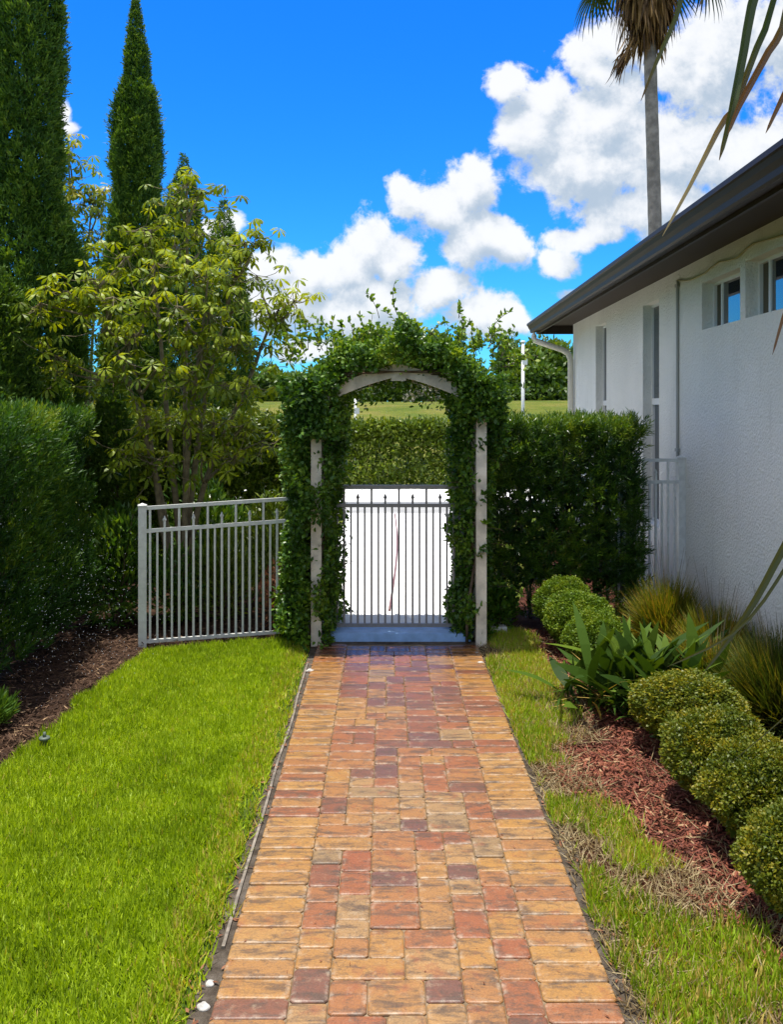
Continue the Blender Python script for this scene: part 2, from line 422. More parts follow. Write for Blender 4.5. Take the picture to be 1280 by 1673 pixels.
# field: random ashlar of five sizes on a 1/13 module, laid by filling the lowest gap
NU = 13; u = (PX1 - PX0 - .4) / NU; X0 = PX0 + .2
v = u * .92
heights = [0] * NU
NV = int((PYE - .2) / v)
kinds = [(4, 2), (4, 2), (3, 3), (3, 3), (3, 2), (3, 2), (2, 3), (2, 2)]
while min(heights) < NV:
    h = min(heights); c = heights.index(h); w = 1
    while c + w < NU and heights[c + w] == h: w += 1
    opts = [k for k in kinds if k[0] == w or k[0] <= w - 2]
    if opts:
        kw, kh = random.choice(opts)
    else:
        kw, kh = w, random.choice([2, 3])
    kh = min(kh, NV - h) or 1
    paver(X0 + c * u, X0 + (c + kw) * u, .2 + h * v, .2 + (h + kh) * v, ctint(.2 + h * v))
    for q in range(c, c + kw): heights[q] = h + kh
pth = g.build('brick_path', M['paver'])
ea = pth.data.attributes.new('edge', 'FLOAT', 'POINT'); ea.data.foreach_set('value', np.array(edge, np.float32))
tag(bpy.data.objects['brick_path'], kind='structure')

# concrete beyond the gate, its step coloured as blue shade and the grey gutter across it
def slab(name, x0, x1, y0, y1, z0, z1, mat):
    return tag(Geo().box(x0, x1, y0, y1, z0, z1).build(name, mat), kind='structure')
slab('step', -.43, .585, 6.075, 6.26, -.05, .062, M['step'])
slab('concrete_walk', -.56, .86, 6.262, 13.1, -.05, .06, M['concrete'])
slab('road_gutter', -4, 2.75, 13.102, 14.6, -.05, .052, M['gutter_concrete'])
slab('far_pavement', -4, 2.75, 14.602, 16.9, -.05, .075, M['concrete'])

# ------------------------------------------------------------------ grass blades and chips
from mathutils.geometry import intersect_point_line
def inside(poly, X, Y):
    r = np.zeros(len(X), bool); n = len(poly)
    for k in range(n):
        (x1, y1), (x2, y2) = poly[k], poly[(k + 1) % n]
        c = ((y1 > Y) != (y2 > Y)) & (X < (x2 - x1) * (Y - y1) / (y2 - y1 + 1e-12) + x1)
        r ^= c
    return r
def blades(g, X, Y, L, W, tint, lean=.55, z=0.004, bend=.55):
    n = len(X)
    a = rng.random(n) * 2 * np.pi
    D = np.stack([np.cos(a) * lean, np.sin(a) * lean, np.ones(n)], -1) * np.array([1, 1, 1])
    D[:, :2] *= rng.uniform(.3, 1.5, n)[:, None]
    N = np.stack([-np.cos(a), -np.sin(a), np.full(n, .4)], -1) + rng.normal(size=(n, 3)) * .35
    leaves(g, np.stack([X, Y, np.full(n, z)], -1), D, L, W, N=N, prof=BLADE, bend=-np.abs(bend) * rng.uniform(-.3, 1.2, n), tint=tint, fold=.12)

g = Geo()
n = 185000
X = rng.uniform(-1.85, -.47, n); Y = rng.uniform(1.0, 6.2, n)
k = inside(LAWN_L, X + .06 * (vn(np.stack([X, Y, 0 * X], -1), 9) - .5), Y + .05 * (vn(np.stack([X, Y, 0 * X], -1), 8, 5) - .5))
k &= (X > -.442 * Y - .15) | (rng.random(n) < .6)
k &= ~((X > -.50 - .10 * (vn(np.stack([X, Y, 0 * X], -1), 6, 9))) & (rng.random(n) < .75))
X, Y = X[k], Y[k]
p = np.stack([X, Y, 0 * X], -1)
tn = .05 + .22 * vn(p, 1.1, 17) + .22 * vn(p, 4.0) + .5 * rng.random(len(X)) + .25 * (vn(p, 16, 3) - .4)
dry = (X > -.66) & (rng.random(len(X)) < .22)
tn = np.where(dry | (rng.random(len(X)) < .012), .99, np.clip(tn, 0, .95))
L = rng.uniform(.024, .050, len(X)) * (.7 + .6 * vn(p, 11, 2))
blades(g, X, Y, L, rng.uniform(.0035, .0065, len(X)), tn, .95)
tag(g.build('lawn_grass', M['lawn']), 'bright green sunlit lawn grass left of the brick path', 'grass', kind='stuff')

def right_edge(Y):      # where the right hand grass strip gives way to mulch
    return np.interp(Y, [1.5, 2.4, 2.7, 3.0, 3.35, 3.6, 3.8, 4.1, 4.3, 4.7, 5.4, 6.2, 6.5], [1.25, 1.22, 1.12, 1.0, .92, .84, .78, .80, .95, .97, 1.0, 1.02, .85])
g = Geo(); gs = Geo()
n = 115000
X = rng.uniform(.63, 1.5, n); Y = rng.uniform(1.1, 6.45, n)
p = np.stack([X, Y, 0 * X], -1)
e = right_edge(Y) + .12 * (vn(p, 7) - .5) + .10 * (rng.random(n) - .5)
pat = vn(p, 3.1, 11) * .6 + vn(p, 9, 4) * .4
lush = np.interp(Y, [2.2, 3.0, 3.5, 3.7, 4.2, 4.6, 6.3], [.56, .70, .64, .42, .66, .95, 1.0])
inside_k = (X < e) & (X > .635 + .05 * vn(p, 5, 2) * np.clip((4.4 - Y), 0, 1))
k = inside_k & (pat + .20 * (rng.random(n) - .5) < .12 + lush * .62) & (rng.random(n) < .9)
Xg, Yg = X[k], Y[k]; pg = p[k]
tn = np.clip(.05 + .5 * vn(pg, 3.2) + .4 * rng.random(k.sum()), 0, .9)
tn = np.where(rng.random(k.sum()) < .24, .985, np.clip(tn + .12, 0, .93))
blades(g, Xg, Yg, rng.uniform(.025, .058, k.sum()), rng.uniform(.0035, .006, k.sum()), tn, .75)
tag(g.build('verge_grass', M['verge']), 'thin patchy green grass between brick path and red mulch', 'grass', kind='stuff')
k2 = (X < e + .16 * vn(p, 6, 8)) & (X > .64) & ((pat > .12 + lush * .45) | (rng.random(n) < .10)) & (rng.random(n) < .32)
blades(gs, X[k2], Y[k2], rng.uniform(.03, .075, k2.sum()), rng.uniform(.002, .0045, k2.sum()), None, 3.0, .008, .3)
n2 = 700
Xs = rng.uniform(.8, 1.35, n2); Ys = rng.uniform(2.4, 6.2, n2)
blades(gs, Xs, Ys, rng.uniform(.04, .10, n2), .003, None, 5.0, .022, .2)
tag(gs.build('dry_straw', M['straw']), 'dry tan straw and dead grass along the right path edge', 'dead grass', kind='stuff')

g = Geo()
n = 520
Y = 2.1 + 4.0 * rng.random(n) ** 1.3; sd = rng.random(n)
X = np.where(sd < .42, rng.normal(-.49, .03, n), np.where(sd < .80, rng.normal(.66, .03, n), rng.uniform(-.45, .62, n)))
on = (X > PX0) & (X < PX1)
ang = rng.random(n) * 6.28
leaves(g, np.stack([X, Y, np.where(on, .0195, .012)], -1), np.stack([np.cos(ang), np.sin(ang), .12 * rng.random(n)], -1), np.where(on, .5, 1) * rng.uniform(.012, .034, n), np.where(on, .5, 1) * rng.uniform(.004, .012, n),
       N=np.stack([rng.normal(size=n) * .3, rng.normal(size=n) * .3, np.ones(n)], -1), bend=rng.normal(size=n) * .2)
tag(g.build('leaf_litter', M['dead_shrub']), 'small dry leaves and debris along the edges of the brick path', 'leaf litter', kind='stuff')
def chips(name, n, box, mat, label, keep=None, size=(.018, .05)):
    g = Geo()
    X = rng.uniform(box[0], box[1], n); Y = rng.uniform(box[2], box[3], n)
    if keep is not None:
        k = keep(X, Y); X, Y = X[k], Y[k]
    m = len(X); a = rng.random(m) * 2 * np.pi
    D = np.stack([np.cos(a), np.sin(a), rng.normal(size=m) * .28], -1)
    N = np.stack([rng.normal(size=m) * .5, rng.normal(size=m) * .5, np.ones(m)], -1)
    p = np.stack([X, Y, 0 * X], -1)
    leaves(g, p + np.array([0, 0, 1]) * (.004 + .03 * rng.random(m)[:, None] * vn(p, 5)[:, None]), D, rng.uniform(*size, m), rng.uniform(.003, .009, m), N=N,
           prof=((0, .6), (.5, 1), (1, .5)), bend=rng.normal(size=m) * .15, tint=np.clip(.55 * rng.random(m) + .45 * vn(p, 4, 7) + (rng.random(m) < .06) * .5, 0, 1))
    tag(g.build(name, mat), label, 'mulch', kind='stuff')
chips('red_mulch_chips', 75000, (.66, 2.2, 1.0, 6.4), M['mulch_chip'], 'shredded red mulch under the clipped round bushes',
      lambda X, Y: (X > right_edge(Y) - .06) & ((X < .46 * Y + .2) | (rng.random(len(X)) < .5)) & ((X < 1.75) | (rng.random(len(X)) < .4)), (.012, .036))
chips('brown_mulch_chips', 30000, (-2.3, -.5, 1.2, 6.7), M['brown_chip'], 'brown mulch between the left lawn and the tall hedge',
      lambda X, Y: ~inside(LAWN_L, X, Y) & ((X > -.46 * Y - .1) | (rng.random(len(X)) < .6)))

# ------------------------------------------------------------------ small things by the path
g = Geo()
yy = np.linspace(2.62, 5.55, 40)
for a, b in ((0, 39),):
    seg = yy[a:b + 1]
    xx = -.482 + .012 * (vn(np.stack([seg * 2, 0 * seg, 0 * seg], -1)) - .5) - .02 * np.clip(seg - 5.0, 0, 1) * 0
    for q in range(len(seg) - 1):
        x0, x1 = xx[q], xx[q + 1]; w = .005; zt = .014
        V = [(x0 - w, seg[q], -.02), (x0 + w, seg[q], -.02), (x0 + w, seg[q], zt), (x0 - w, seg[q], zt),
             (x1 - w, seg[q + 1], -.02), (x1 + w, seg[q + 1], -.02), (x1 + w, seg[q + 1], zt), (x1 - w, seg[q + 1], zt)]
        g.add(V, [np.array([(0, 1, 5, 4), (1, 2, 6, 5), (2, 3, 7, 6), (3, 0, 4, 7), (0, 3, 2, 1), (4, 5, 6, 7)])])
tag(g.build('edging_strip', M['strip']), 'pale narrow edging strip along the left side of the brick path', 'edging')

def stone(px, py, r, label, sx=1.0):
    Y = H * F / (py - CY) ; x = (px - CX) * Y / F
    a = np.linspace(0, np.pi, 9); b = np.linspace(0, 2 * np.pi, 14, endpoint=False)
    P = np.stack([np.sin(a)[:, None] * np.cos(b), np.sin(a)[:, None] * np.sin(b), np.cos(a)[:, None] * np.ones(14)], -1)
    P = P * (1 + .5 * (vn(P, 1.4, px) - .5))[..., None] * np.array([r * sx, r, r * .62]) + np.array([x, Y, r * .5])
    i = np.arange(8)[:, None] * 14; j = np.arange(14)[None]; j2 = (j + 1) % 14
    g = Geo().add(P.reshape(-1, 3), [np.stack([i + j, i + 14 + j, i + 14 + j2, i + j2], -1).reshape(-1, 4)])
    tag(g.build('white_stone', M['shell'], smooth=True), label, 'stone', 'white stones at the path edge')
stone(343, 1612, .014, 'upper of the two white stones at the near left path edge')
stone(332, 1650, .015, 'lower of the two white stones at the near left path edge', 1.2)
stone(507, 1099, .020, 'small white stone at the far left path edge by the lawn', 1.3)
stone(779, 1070, .016, 'white pebble at the far right path edge nearest the arbor post')
stone(786, 1086, .018, 'white pebble in grass just nearer than the far right pebble', 1.3)

g = Geo()
t = np.linspace(0, 1, 40)
hy = 6.75 + t * 6.2
g.tube(np.stack([.03 + .10 * t + .05 * np.sin(t * 3.0), hy, np.full(40, .069)], -1), .009, 6)
tag(g.build('garden_hose', M['hose'], smooth=True), 'thin dark red garden hose lying on the white concrete behind the gate', 'hose')

# sprinkler and its drops
sp = thing('sprinkler', 'small low sprinkler head at the left lawn edge', 'sprinkler', (-1.60, 4.16, 0))
Geo().tube([(0, 0, 0), (0, 0, .05), (0, 0, .052), (0, 0, .062)], [.016, .016, .026, .024], 14).build('riser', M['sprinkler'], sp, True)
Geo().tube([(0, 0, .06), (0, 0, .085)], [.009, .006], 10).build('nozzle', M['sprinkler'], sp, True)
n = 1000
g = Geo()
P = np.stack([rng.normal(-1.95, .28, n), rng.uniform(4.6, 5.9, n), np.abs(rng.normal(.38, .28, n)) + .03], -1)
P = P[(P[:, 0] < -1.35)]
r = rng.uniform(.0009, .0019, len(P))[:, None, None]
O = np.array([(1, 0, 0), (-1, 0, 0), (0, 1, 0), (0, -1, 0), (0, 0, 1.3), (0, 0, -1.3)], float)
V = (P[:, None] + O[None] * r).reshape(-1, 3)
fc = np.array([(0, 2, 4), (2, 1, 4), (1, 3, 4), (3, 0, 4), (2, 0, 5), (1, 2, 5), (3, 1, 5), (0, 3, 5)])
g.add(V, [((np.arange(len(P)) * 6)[:, None, None] + fc[None]).reshape(-1, 3)])
tag(g.build('water_droplets', M['water']), 'fine sprinkler drops in front of the dark left hedge', 'water spray', kind='stuff')

# ------------------------------------------------------------------ fences and gate
def picket_row(root, name, xs_, kinds_, ztop, zmid, zspear, zbot, mat, slope=0.0):
    """square pickets; kind 0 stops at the middle rail, 1 runs to the top rail, 2 ends in a spear between the rails"""
    meshes = {}
    for x, kd in zip(xs_, kinds_):
        if kd not in meshes:
            w = .0075 if kd != 0 else .0068
            zt = {0: zmid, 1: ztop, 2: zspear}[kd]
            g = Geo().box(-w, w, -w, w, zbot, zt - (.012 if kd == 2 else 0))
            if kd == 2:
                g.tube([(0, 0, zt - .012), (0, 0, zt - .004), (0, 0, zt + .022)], [.012, .013, .002], 4)
            o = g.build(name, mat, root); meshes[kd] = o.data
        else:
            o = bpy.data.objects.new(name, meshes[kd]); C.objects.link(o); o.parent = root
        o.location = (x, 0, slope * x)

def fence_panel(label, p0, p1, zb, ztop, zmid, mat, posts, n, slope=0.0):
    p0, p1 = np.array(p0), np.array(p1); d = p1 - p0; Ln = float(np.hypot(*d)); rz = math.atan2(d[1], d[0])
    root = thing('fence_panel', label, 'fence', (p0[0], p0[1], 0), rz, 'metal picket fences')
    for z in (ztop, zmid):
        V = [(x, y, zz + slope * x) for zz in (z - .012, z + .012) for y in (-.0115, .0115) for x in (0, Ln)]
        Geo().add(V, [np.array([(0, 2, 3, 1), (4, 5, 7, 6), (0, 1, 5, 4), (2, 6, 7, 3), (0, 4, 6, 2), (1, 3, 7, 5)])]).build('rail', mat, root)
    Geo().box(0, Ln, -.0105, .0105, zb + .02, zb + .042).build('rail', mat, root)
    s = .048
    xs_ = [.05 + s * q for q in range(n)]
    picket_row(root, 'picket', xs_, [(1, 0, 2, 0)[q % 4] if q else 1 for q in range(n)], ztop - .012, zmid - .012, (ztop + zmid) / 2 - .005, zb + .015, mat, slope)
    for x in posts:
        po = Geo().box(x - .027, x + .027, -.027, .027, -.05, ztop + .012).build('post', mat, root)
        Geo().add([(x - .031, -.031, ztop + .012), (x + .031, -.031, ztop + .012), (x + .031, .031, ztop + .012), (x - .031, .031, ztop + .012),
                   (x - .031, -.031, ztop + .022), (x + .031, -.031, ztop + .022), (x + .031, .031, ztop + .022), (x - .031, .031, ztop + .022), (x, 0, ztop + .036)],
                  [np.array([(0, 1, 5, 4), (1, 2, 6, 5), (2, 3, 7, 6), (3, 0, 4, 7), (3, 2, 1, 0)]), np.array([(4, 5, 8), (5, 6, 8), (6, 7, 8), (7, 4, 8)])]).build('cap', mat, po)
    return root
fence_panel('light grey metal picket fence left of the vine covered arbor', (-1.64, 5.98), (-.56, 6.30), .0, .93, .775, M['fence'], [0], 22, .036)
fence_panel('light grey metal picket fence between the right hedge and the white house', (1.72, 6.72), (2.275, 6.76), .12, 1.21, 1.045, M['fence'], [.535], 11)

gt = thing('garden_gate', 'grey metal picket gate under the arbor before white concrete', 'gate', (-.385, 6.21, 0), 0)
Wg = .92
for z in (1.055, .925, .088):
    Geo().box(.013, Wg - .013, -.0125, .0125, z - .0125, z + .0125).build('rail', M['gate'], gt)
for x in (0, Wg):
    Geo().box(x - .0128, x + .0128, -.0128, .0128, .075, 1.068).build('stile', M['gate'], gt)
picket_row(gt, 'picket', [.048 * (q + 1) for q in range(18)], [(2, 0, 1, 0)[(q + 1) % 4] for q in range(18)], 1.0425, .9125, .985, .1005, M['gate'])
Geo().box(Wg - .045, Wg + .02, -.034, -.0135, .80, .88).build('latch', M['gate'], gt)

# ------------------------------------------------------------------ arbor and its vine
ar = thing('garden_arbor', 'weathered white wooden arbor with curved top over the gate', 'arbor', (.09, 6.27, 0))
AX, AY0, AY1 = .555, 5.985 - 6.27, 6.58 - 6.27
for sx in (-1, 1):
    for yy_ in (AY0, AY1):
        Geo().box(sx * AX - .035, sx * AX + .035, yy_ - .035, yy_ + .035, -.03, 1.80).build('post', M['arbor'], ar)
    for z in (.35, .75, 1.15, 1.55):
        Geo().box(sx * AX - .012, sx * AX + .012, AY0 + .037, AY1 - .037, z - .02, z + .02).build('side_rail', M['arbor'], ar)
    for dy in (.15, .30, .45):
        Geo().box(sx * AX + (.0135 if sx < 0 else -.0255), sx * AX + (.0255 if sx < 0 else -.0135), AY0 + dy - .015, AY0 + dy + .015, .1, 1.75).build('lattice_slat', M['arbor'], ar)
def arch_z(x): return 1.862 - .20 * np.abs(x) - .34 * x * x
for yy_ in (AY0 + .056, AY1 - .056):
    g = Geo(); x = np.linspace(-.575, .575, 25); hw = .042; th = .019
    V = np.concatenate([np.stack([x, np.full(25, yy_ + s * th), arch_z(x) + q * hw], -1) for s, q in ((-1, -1), (1, -1), (1, 1), (-1, 1))])
    i = np.arange(24); f = [np.stack([i + 25 * a, i + 1 + 25 * a, i + 1 + 25 * b, i + 25 * b], -1) for a, b in ((0, 1), (1, 2), (2, 3), (3, 0))]
    g.add(V, f + [np.array([(0, 25, 50, 75), (24, 99, 74, 49)])]); g.build('arch_beam', M['arbor'], ar)
Geo().box(-.05, .05, AY0 + .030, AY0 + .0355, 1.79, 1.90).build('apex_plate', M['arbor'], ar)
for x in np.linspace(-.5, .5, 7):
    z = arch_z(x) + .045
    Geo().box(x - .017, x + .017, AY0 + .08, AY1 - .08, z, z + .032).build('roof_slat', M['arbor'], ar)

vi = thing('climbing_vine', 'glossy green climbing vine covering the arbor sides and top', 'vine', (.09, 6.27, 0))
g = Geo()
def clump_pts(n, f):
    P = f(n); return P
def col_pts(n, cx, cy, rx, ry, z0, z1):
    a = rng.random(n) * 2 * np.pi; r = np.sqrt(rng.uniform(.25, 1, n))
    z = rng.uniform(z0, z1, n)
    ph = np.stack([np.cos(a) * .6, np.sin(a) * .6, z * 3.2], -1)
    r = r * (.50 + .70 * vn(ph, 2.0, cx * 7 + 3) + .42 * vn(ph, 5.5, cx * 5 + 1))
    return np.stack([cx + r * rx * np.cos(a), cy + r * ry * np.sin(a), z], -1)
Pl = col_pts(30000, -.47, 6.24, .215, .40, .03, 1.80)
Pl[:, 0] = -.50 + (Pl[:, 0] + .47) * (.82 + .14 * np.clip(Pl[:, 2], 0, 1.8)) + .03 * np.clip(Pl[:, 2] / 1.8, 0, 1)
Pl[:, 0] -= .06 * np.clip(.8 - Pl[:, 2], 0, 1) * (Pl[:, 0] < -.47)
Pr = col_pts(19000, .605, 6.32, .135, .36, .03, 1.80)
Pr[:, 0] += (Pr[:, 0] - .605) * .35 * np.clip((Pr[:, 2] - 1.1) / .5, 0, 1)
# top canopy follows the arch
n = 40000
x = rng.uniform(-.76, .72, n); y_ = rng.uniform(-.46, .46, n)
base = 1.86 - .20 * x * x - .22 * np.abs(x) ** 4 / .3
hgt = (.10 + .22 * vn(np.stack([x + 3, y_, 0 * x], -1), 4.6) + .12 * vn(np.stack([x, y_, 0 * x], -1), 13)) * (1 - .3 * (np.abs(x) / .82) ** 5)
side_drop = np.clip((np.abs(x) - .36) / .2, 0, 1) * .34
Pt = np.stack([.09 + x, 6.27 + y_, base - .03 + hgt * rng.beta(1.5, 1.1, n) - side_drop * rng.random(n)], -1)
low = rng.random(n) < .14
Pt[low, 2] -= rng.uniform(.02, .24, low.sum()); Pt[low, 1] = 6.27 + rng.uniform(.05, .44, low.sum())
Pl = Pl[rng.random(len(Pl)) < np.where((Pl[:, 0] > -.36) & (Pl[:, 2] < .9), .55, 1)]
wrap = np.stack([.645 + .06 * np.cos(np.linspace(0, 26, 420)), 6.0 + .06 * np.sin(np.linspace(0, 26, 420)), np.linspace(.02, 1.5, 420)], -1) + rng.normal(size=(420, 3)) * .012
wrap = wrap[vn(wrap, 4, 2) > .50]
Pf = np.concatenate([np.stack([rng.uniform(-.70, -.25, 2600), rng.uniform(5.83, 5.97, 2600), rng.uniform(1.42, 1.82, 2600)], -1),
                     np.stack([rng.uniform(.43, .80, 2400), rng.uniform(5.83, 5.97, 2400), rng.uniform(1.50, 1.82, 2400)], -1)])
P = np.concatenate([Pl, Pr, Pt, Pf])
# parts of the front posts and of the front arch show through
fr = P[:, 1] < 6.12
zz_ = P[:, 2]
bare = ((zz_ > 1.08) & (zz_ < 1.40)) | ((zz_ > .46) & (zz_ < .86)) | (zz_ < .20)
onL = fr & (np.abs(P[:, 0] + .462) < .052) & bare & (rng.random(len(P)) < .93)
onR = fr & (np.abs(P[:, 0] - .645) < .062) & (zz_ < 1.52) & (rng.random(len(P)) < np.where(zz_ < .3, .90, np.where(zz_ > 1.25, .93, .985)))
bm = (P[:, 1] < 6.03) & (zz_ - arch_z(P[:, 0] - .09) < .050) & (np.abs(P[:, 0] - .09) < .40) & (vn(P, 5, 2) + .30 * (P[:, 0] > .02) > .42) & (rng.random(len(P)) < .95)
hole = (np.abs(P[:, 0] - .09) < .33) & (zz_ < arch_z(P[:, 0] - .09) - .06 - .16 * (P[:, 1] > 6.3)) & (rng.random(len(P)) < .95)
thin = (vn(P, 8, 13) < .36) & (rng.random(len(P)) < .8)
P = np.concatenate([P[~(onL | onR | bm | hole | thin)], wrap])
D = rng.normal(size=(len(P), 3)) + np.array([0, -.35, .1])
tn = np.clip(.5 * rng.random(len(P)) + .5 * vn(P, 6, 2) + .12 * (P[:, 2] > 1.9), 0, 1)  # uppermost leaves get a lighter tint, painting in the sun from above
leaves(g, P - np.array([.09, 6.27, 0]), D, rng.uniform(.024, .047, len(P)), rng.uniform(.015, .026, len(P)), prof=OVAL4, bend=.25, tint=tn, fold=.10)
stems = Geo()
def runner(p, d, L, nleaf, curl=.4):
    t = np.linspace(0, 1, 9); d = unit(np.array(d, float))
    side = unit(np.cross(d, rng.normal(size=3)))
    Q = np.array(p)[None] + d[None] * (t * L)[:, None] + side[None] * (curl * L * t ** 2)[:, None] - np.array([[0, 0, 1]]) * (.35 * curl * L * t ** 3)[:, None]
    Q -= np.array([.09, 6.27, 0])
    stems.tube(Q, np.linspace(.0028, .0012, 9), 5)
    tt = rng.uniform(.2, 1, nleaf); idx = np.clip((tt * 8).astype(int), 0, 7)
    leaves(g, Q[idx] + (Q[idx + 1] - Q[idx]) * (tt * 8 - idx)[:, None], rng.normal(size=(nleaf, 3)) + np.array([0, 0, .5]), rng.uniform(.028, .050, nleaf), rng.uniform(.018, .030, nleaf), prof=OVAL4, tint=rng.uniform(.5, 1, nleaf), fold=.1)
for q in range(90):
    x = rng.uniform(-.8, .85)
    runner((.09 + x, 6.27 + rng.uniform(-.35, .3), 2.03 - .22 * x * x + rng.uniform(0, .1)), (rng.normal() * .4 + x * .4, -.2, 1), rng.uniform(.10, .22), 13)
for px, py, d, L in ((620, 520, (-.2, 0, 1), .22), (650, 515, (-.3, 0, .6), .26), (750, 520, (.1, 0, 1), .12), (800, 545, (.5, 0, 1), .22), (815, 590, (1, 0, .5), .24), (820, 600, (1, 0, .15), .18),
                     (815, 620, (1, 0, .25), .18), (480, 570, (-1, 0, .5), .25), (470, 600, (-1, 0, .2), .2), (540, 545, (-.4, 0, 1), .2), (815, 570, (.9, 0, .8), .2), (825, 600, (1, .1, .2), .16)):
    runner(at(px, py, 6.15), d, L, 16, .55)
for q in range(22):
    side = -1 if q % 2 else 1
    runner((.09 + side * rng.uniform(.5, .75), rng.uniform(6.0, 6.5), rng.uniform(.2, 1.6)), (side * -.4 if q % 3 else side, -.5, .3), rng.uniform(.1, .2), 8)
for sx in (-1, 1):
    for q in range(9):
        z = np.linspace(0, 1.8, 16); ph = rng.random() * 6
        stems.tube(np.stack([sx * AX + .07 * np.sin(z * 3 + ph) - .02 * sx, -.0 + .24 * np.cos(z * 2.1 + ph * 2), z], -1), np.linspace(.010, .004, 16) * rng.uniform(.6, 1.3), 6)
for q in range(10):
    x = np.linspace(-.7, .7, 18); ph = rng.random() * 6
    stems.tube(np.stack([x, .30 * np.sin(x * 2 + ph), 1.88 - .4 * x * x + .03 * np.sin(x * 7 + ph)], -1), .005, 5)
g.build('foliage', M['vine'], vi)
stems.build('stems', M['bark'], vi, True)

# ------------------------------------------------------------------ hedges
def hedge_points(n, x0, x1, y0, y1, z0, z1, faces, depth=.05, bump=.07, sc=3.0, seed=0.0):
    ar_ = {'front': (x1 - x0) * (z1 - z0), 'back': (x1 - x0) * (z1 - z0) * .4, 'top': (x1 - x0) * (y1 - y0), 'left': (y1 - y0) * (z1 - z0), 'right': (y1 - y0) * (z1 - z0)}
    w = np.array([ar_[f] * faces[f] for f in faces]); cnt = (n * w / w.sum()).astype(int)
    Ps, Ns = [], []
    for f, c in zip(faces, cnt):
        X = rng.uniform(x0, x1, c); Y = rng.uniform(y0, y1, c); Z = rng.uniform(z0, z1, c)
        N = np.zeros((c, 3))
        if f == 'front': Y[:] = y0; N[:, 1] = -1
        if f == 'back': Y[:] = y1; N[:, 1] = 1
        if f == 'top': Z[:] = z1; N[:, 2] = 1
        if f == 'left': X[:] = x0; N[:, 0] = -1
        if f == 'right': X[:] = x1; N[:, 0] = 1
        P = np.stack([X, Y, Z], -1)
        d = bump * (vn(P, sc, seed) - .5) * 2 + bump * .5 * (vn(P, sc * 3, seed + 5) - .5) * 2
        if f == 'top': d *= .55
        d -= rng.exponential(depth, c)
        Ps.append(P + N * d[:, None]); Ns.append(N)
    return np.concatenate(Ps), np.concatenate(Ns)

# right hedge: podocarpus, long narrow leaves in tufts
hr = thing('clipped_hedge', 'dark green box clipped hedge between the arbor and the house', 'hedge', (1.36, 6.85, 0), 0, 'clipped hedges')
g = Geo()
ALL = {'front': 1, 'top': 1.3, 'left': .8, 'right': .9, 'back': .35}
P, N = hedge_points(4600, .80, 1.90, 6.56, 7.15, .06, 1.465, ALL, .05, .06, 3.2)
P[:, 2] = np.where(P[:, 2] < .35, P[:, 2] + (rng.random(len(P)) < .3) * .2, P[:, 2])
o_ = np.array([1.36, 6.85, 0])
tn = np.clip(.5 * rng.random(len(P)) + .6 * vn(P, 6.5, 3) - .05 + .14 * (P[:, 2] > 1.40), 0, 1)  # lit top of the hedge put into the leaf tint
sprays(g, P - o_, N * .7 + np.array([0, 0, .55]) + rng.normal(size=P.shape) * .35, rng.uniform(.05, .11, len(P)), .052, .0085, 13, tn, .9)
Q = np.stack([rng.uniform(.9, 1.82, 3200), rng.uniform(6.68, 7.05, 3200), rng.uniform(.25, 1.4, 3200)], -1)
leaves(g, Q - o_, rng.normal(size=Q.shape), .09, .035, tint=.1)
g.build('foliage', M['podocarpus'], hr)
g = Geo()
for q in range(9):
    x = .86 + q * .12 + rng.uniform(-.03, .03); y_ = 6.82 + rng.uniform(-.08, .08)
    for k in range(3):
        z = np.linspace(0, 1.3, 8)
        g.tube(np.stack([x + (z * rng.normal() * .06), y_ + z * rng.normal() * .08, z], -1) - o_, np.linspace(.011, .004, 8), 6)
g.build('stems', M['pale_bark'], hr, True)

# left hedge along the side of the lawn
hl = thing('tall_hedge', 'tall dark feathery hedge along the left side of the lawn', 'hedge', (-2.5, 4.6, 0), 0, 'clipped hedges')
g = Geo(); o_ = np.array([-2.5, 4.6, 0])
P, N = hedge_points(14500, -2.95, -2.17, 1.2, 6.35, .12, 1.53, {'right': 1, 'top': 1.1, 'front': .5, 'back': .9}, .06, .17, 2.3, 4)
over = np.clip(P[:, 2] / 1.5, 0, 1)
P[:, 0] += .06 * over * (P[:, 0] > -2.4)
tn = np.clip(.4 * rng.random(len(P)) + .6 * vn(P, 3.2, 9) - .10 + .22 * (vn(P, 3, 1) > .62) + .2 * (P[:, 2] > 1.44), 0, 1)  # top leaves tinted lighter to stand in for sunlight
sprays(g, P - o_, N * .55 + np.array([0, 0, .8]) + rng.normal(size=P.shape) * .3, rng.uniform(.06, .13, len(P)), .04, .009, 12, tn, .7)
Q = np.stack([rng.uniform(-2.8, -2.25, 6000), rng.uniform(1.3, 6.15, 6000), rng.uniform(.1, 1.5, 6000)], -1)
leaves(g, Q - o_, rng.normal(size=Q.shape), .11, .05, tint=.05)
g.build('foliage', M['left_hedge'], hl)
g = Geo()
for q in range(12):
    y_ = 3.1 + q * .27
    for k in range(3):
        z = np.linspace(0, 1.35, 8)
        g.tube(np.stack([-2.45 + z * rng.normal() * .1, y_ + z * rng.normal() * .08, z], -1) - o_, np.linspace(.016, .005, 8), 6)
g.build('stems', M['bark'], hl, True)

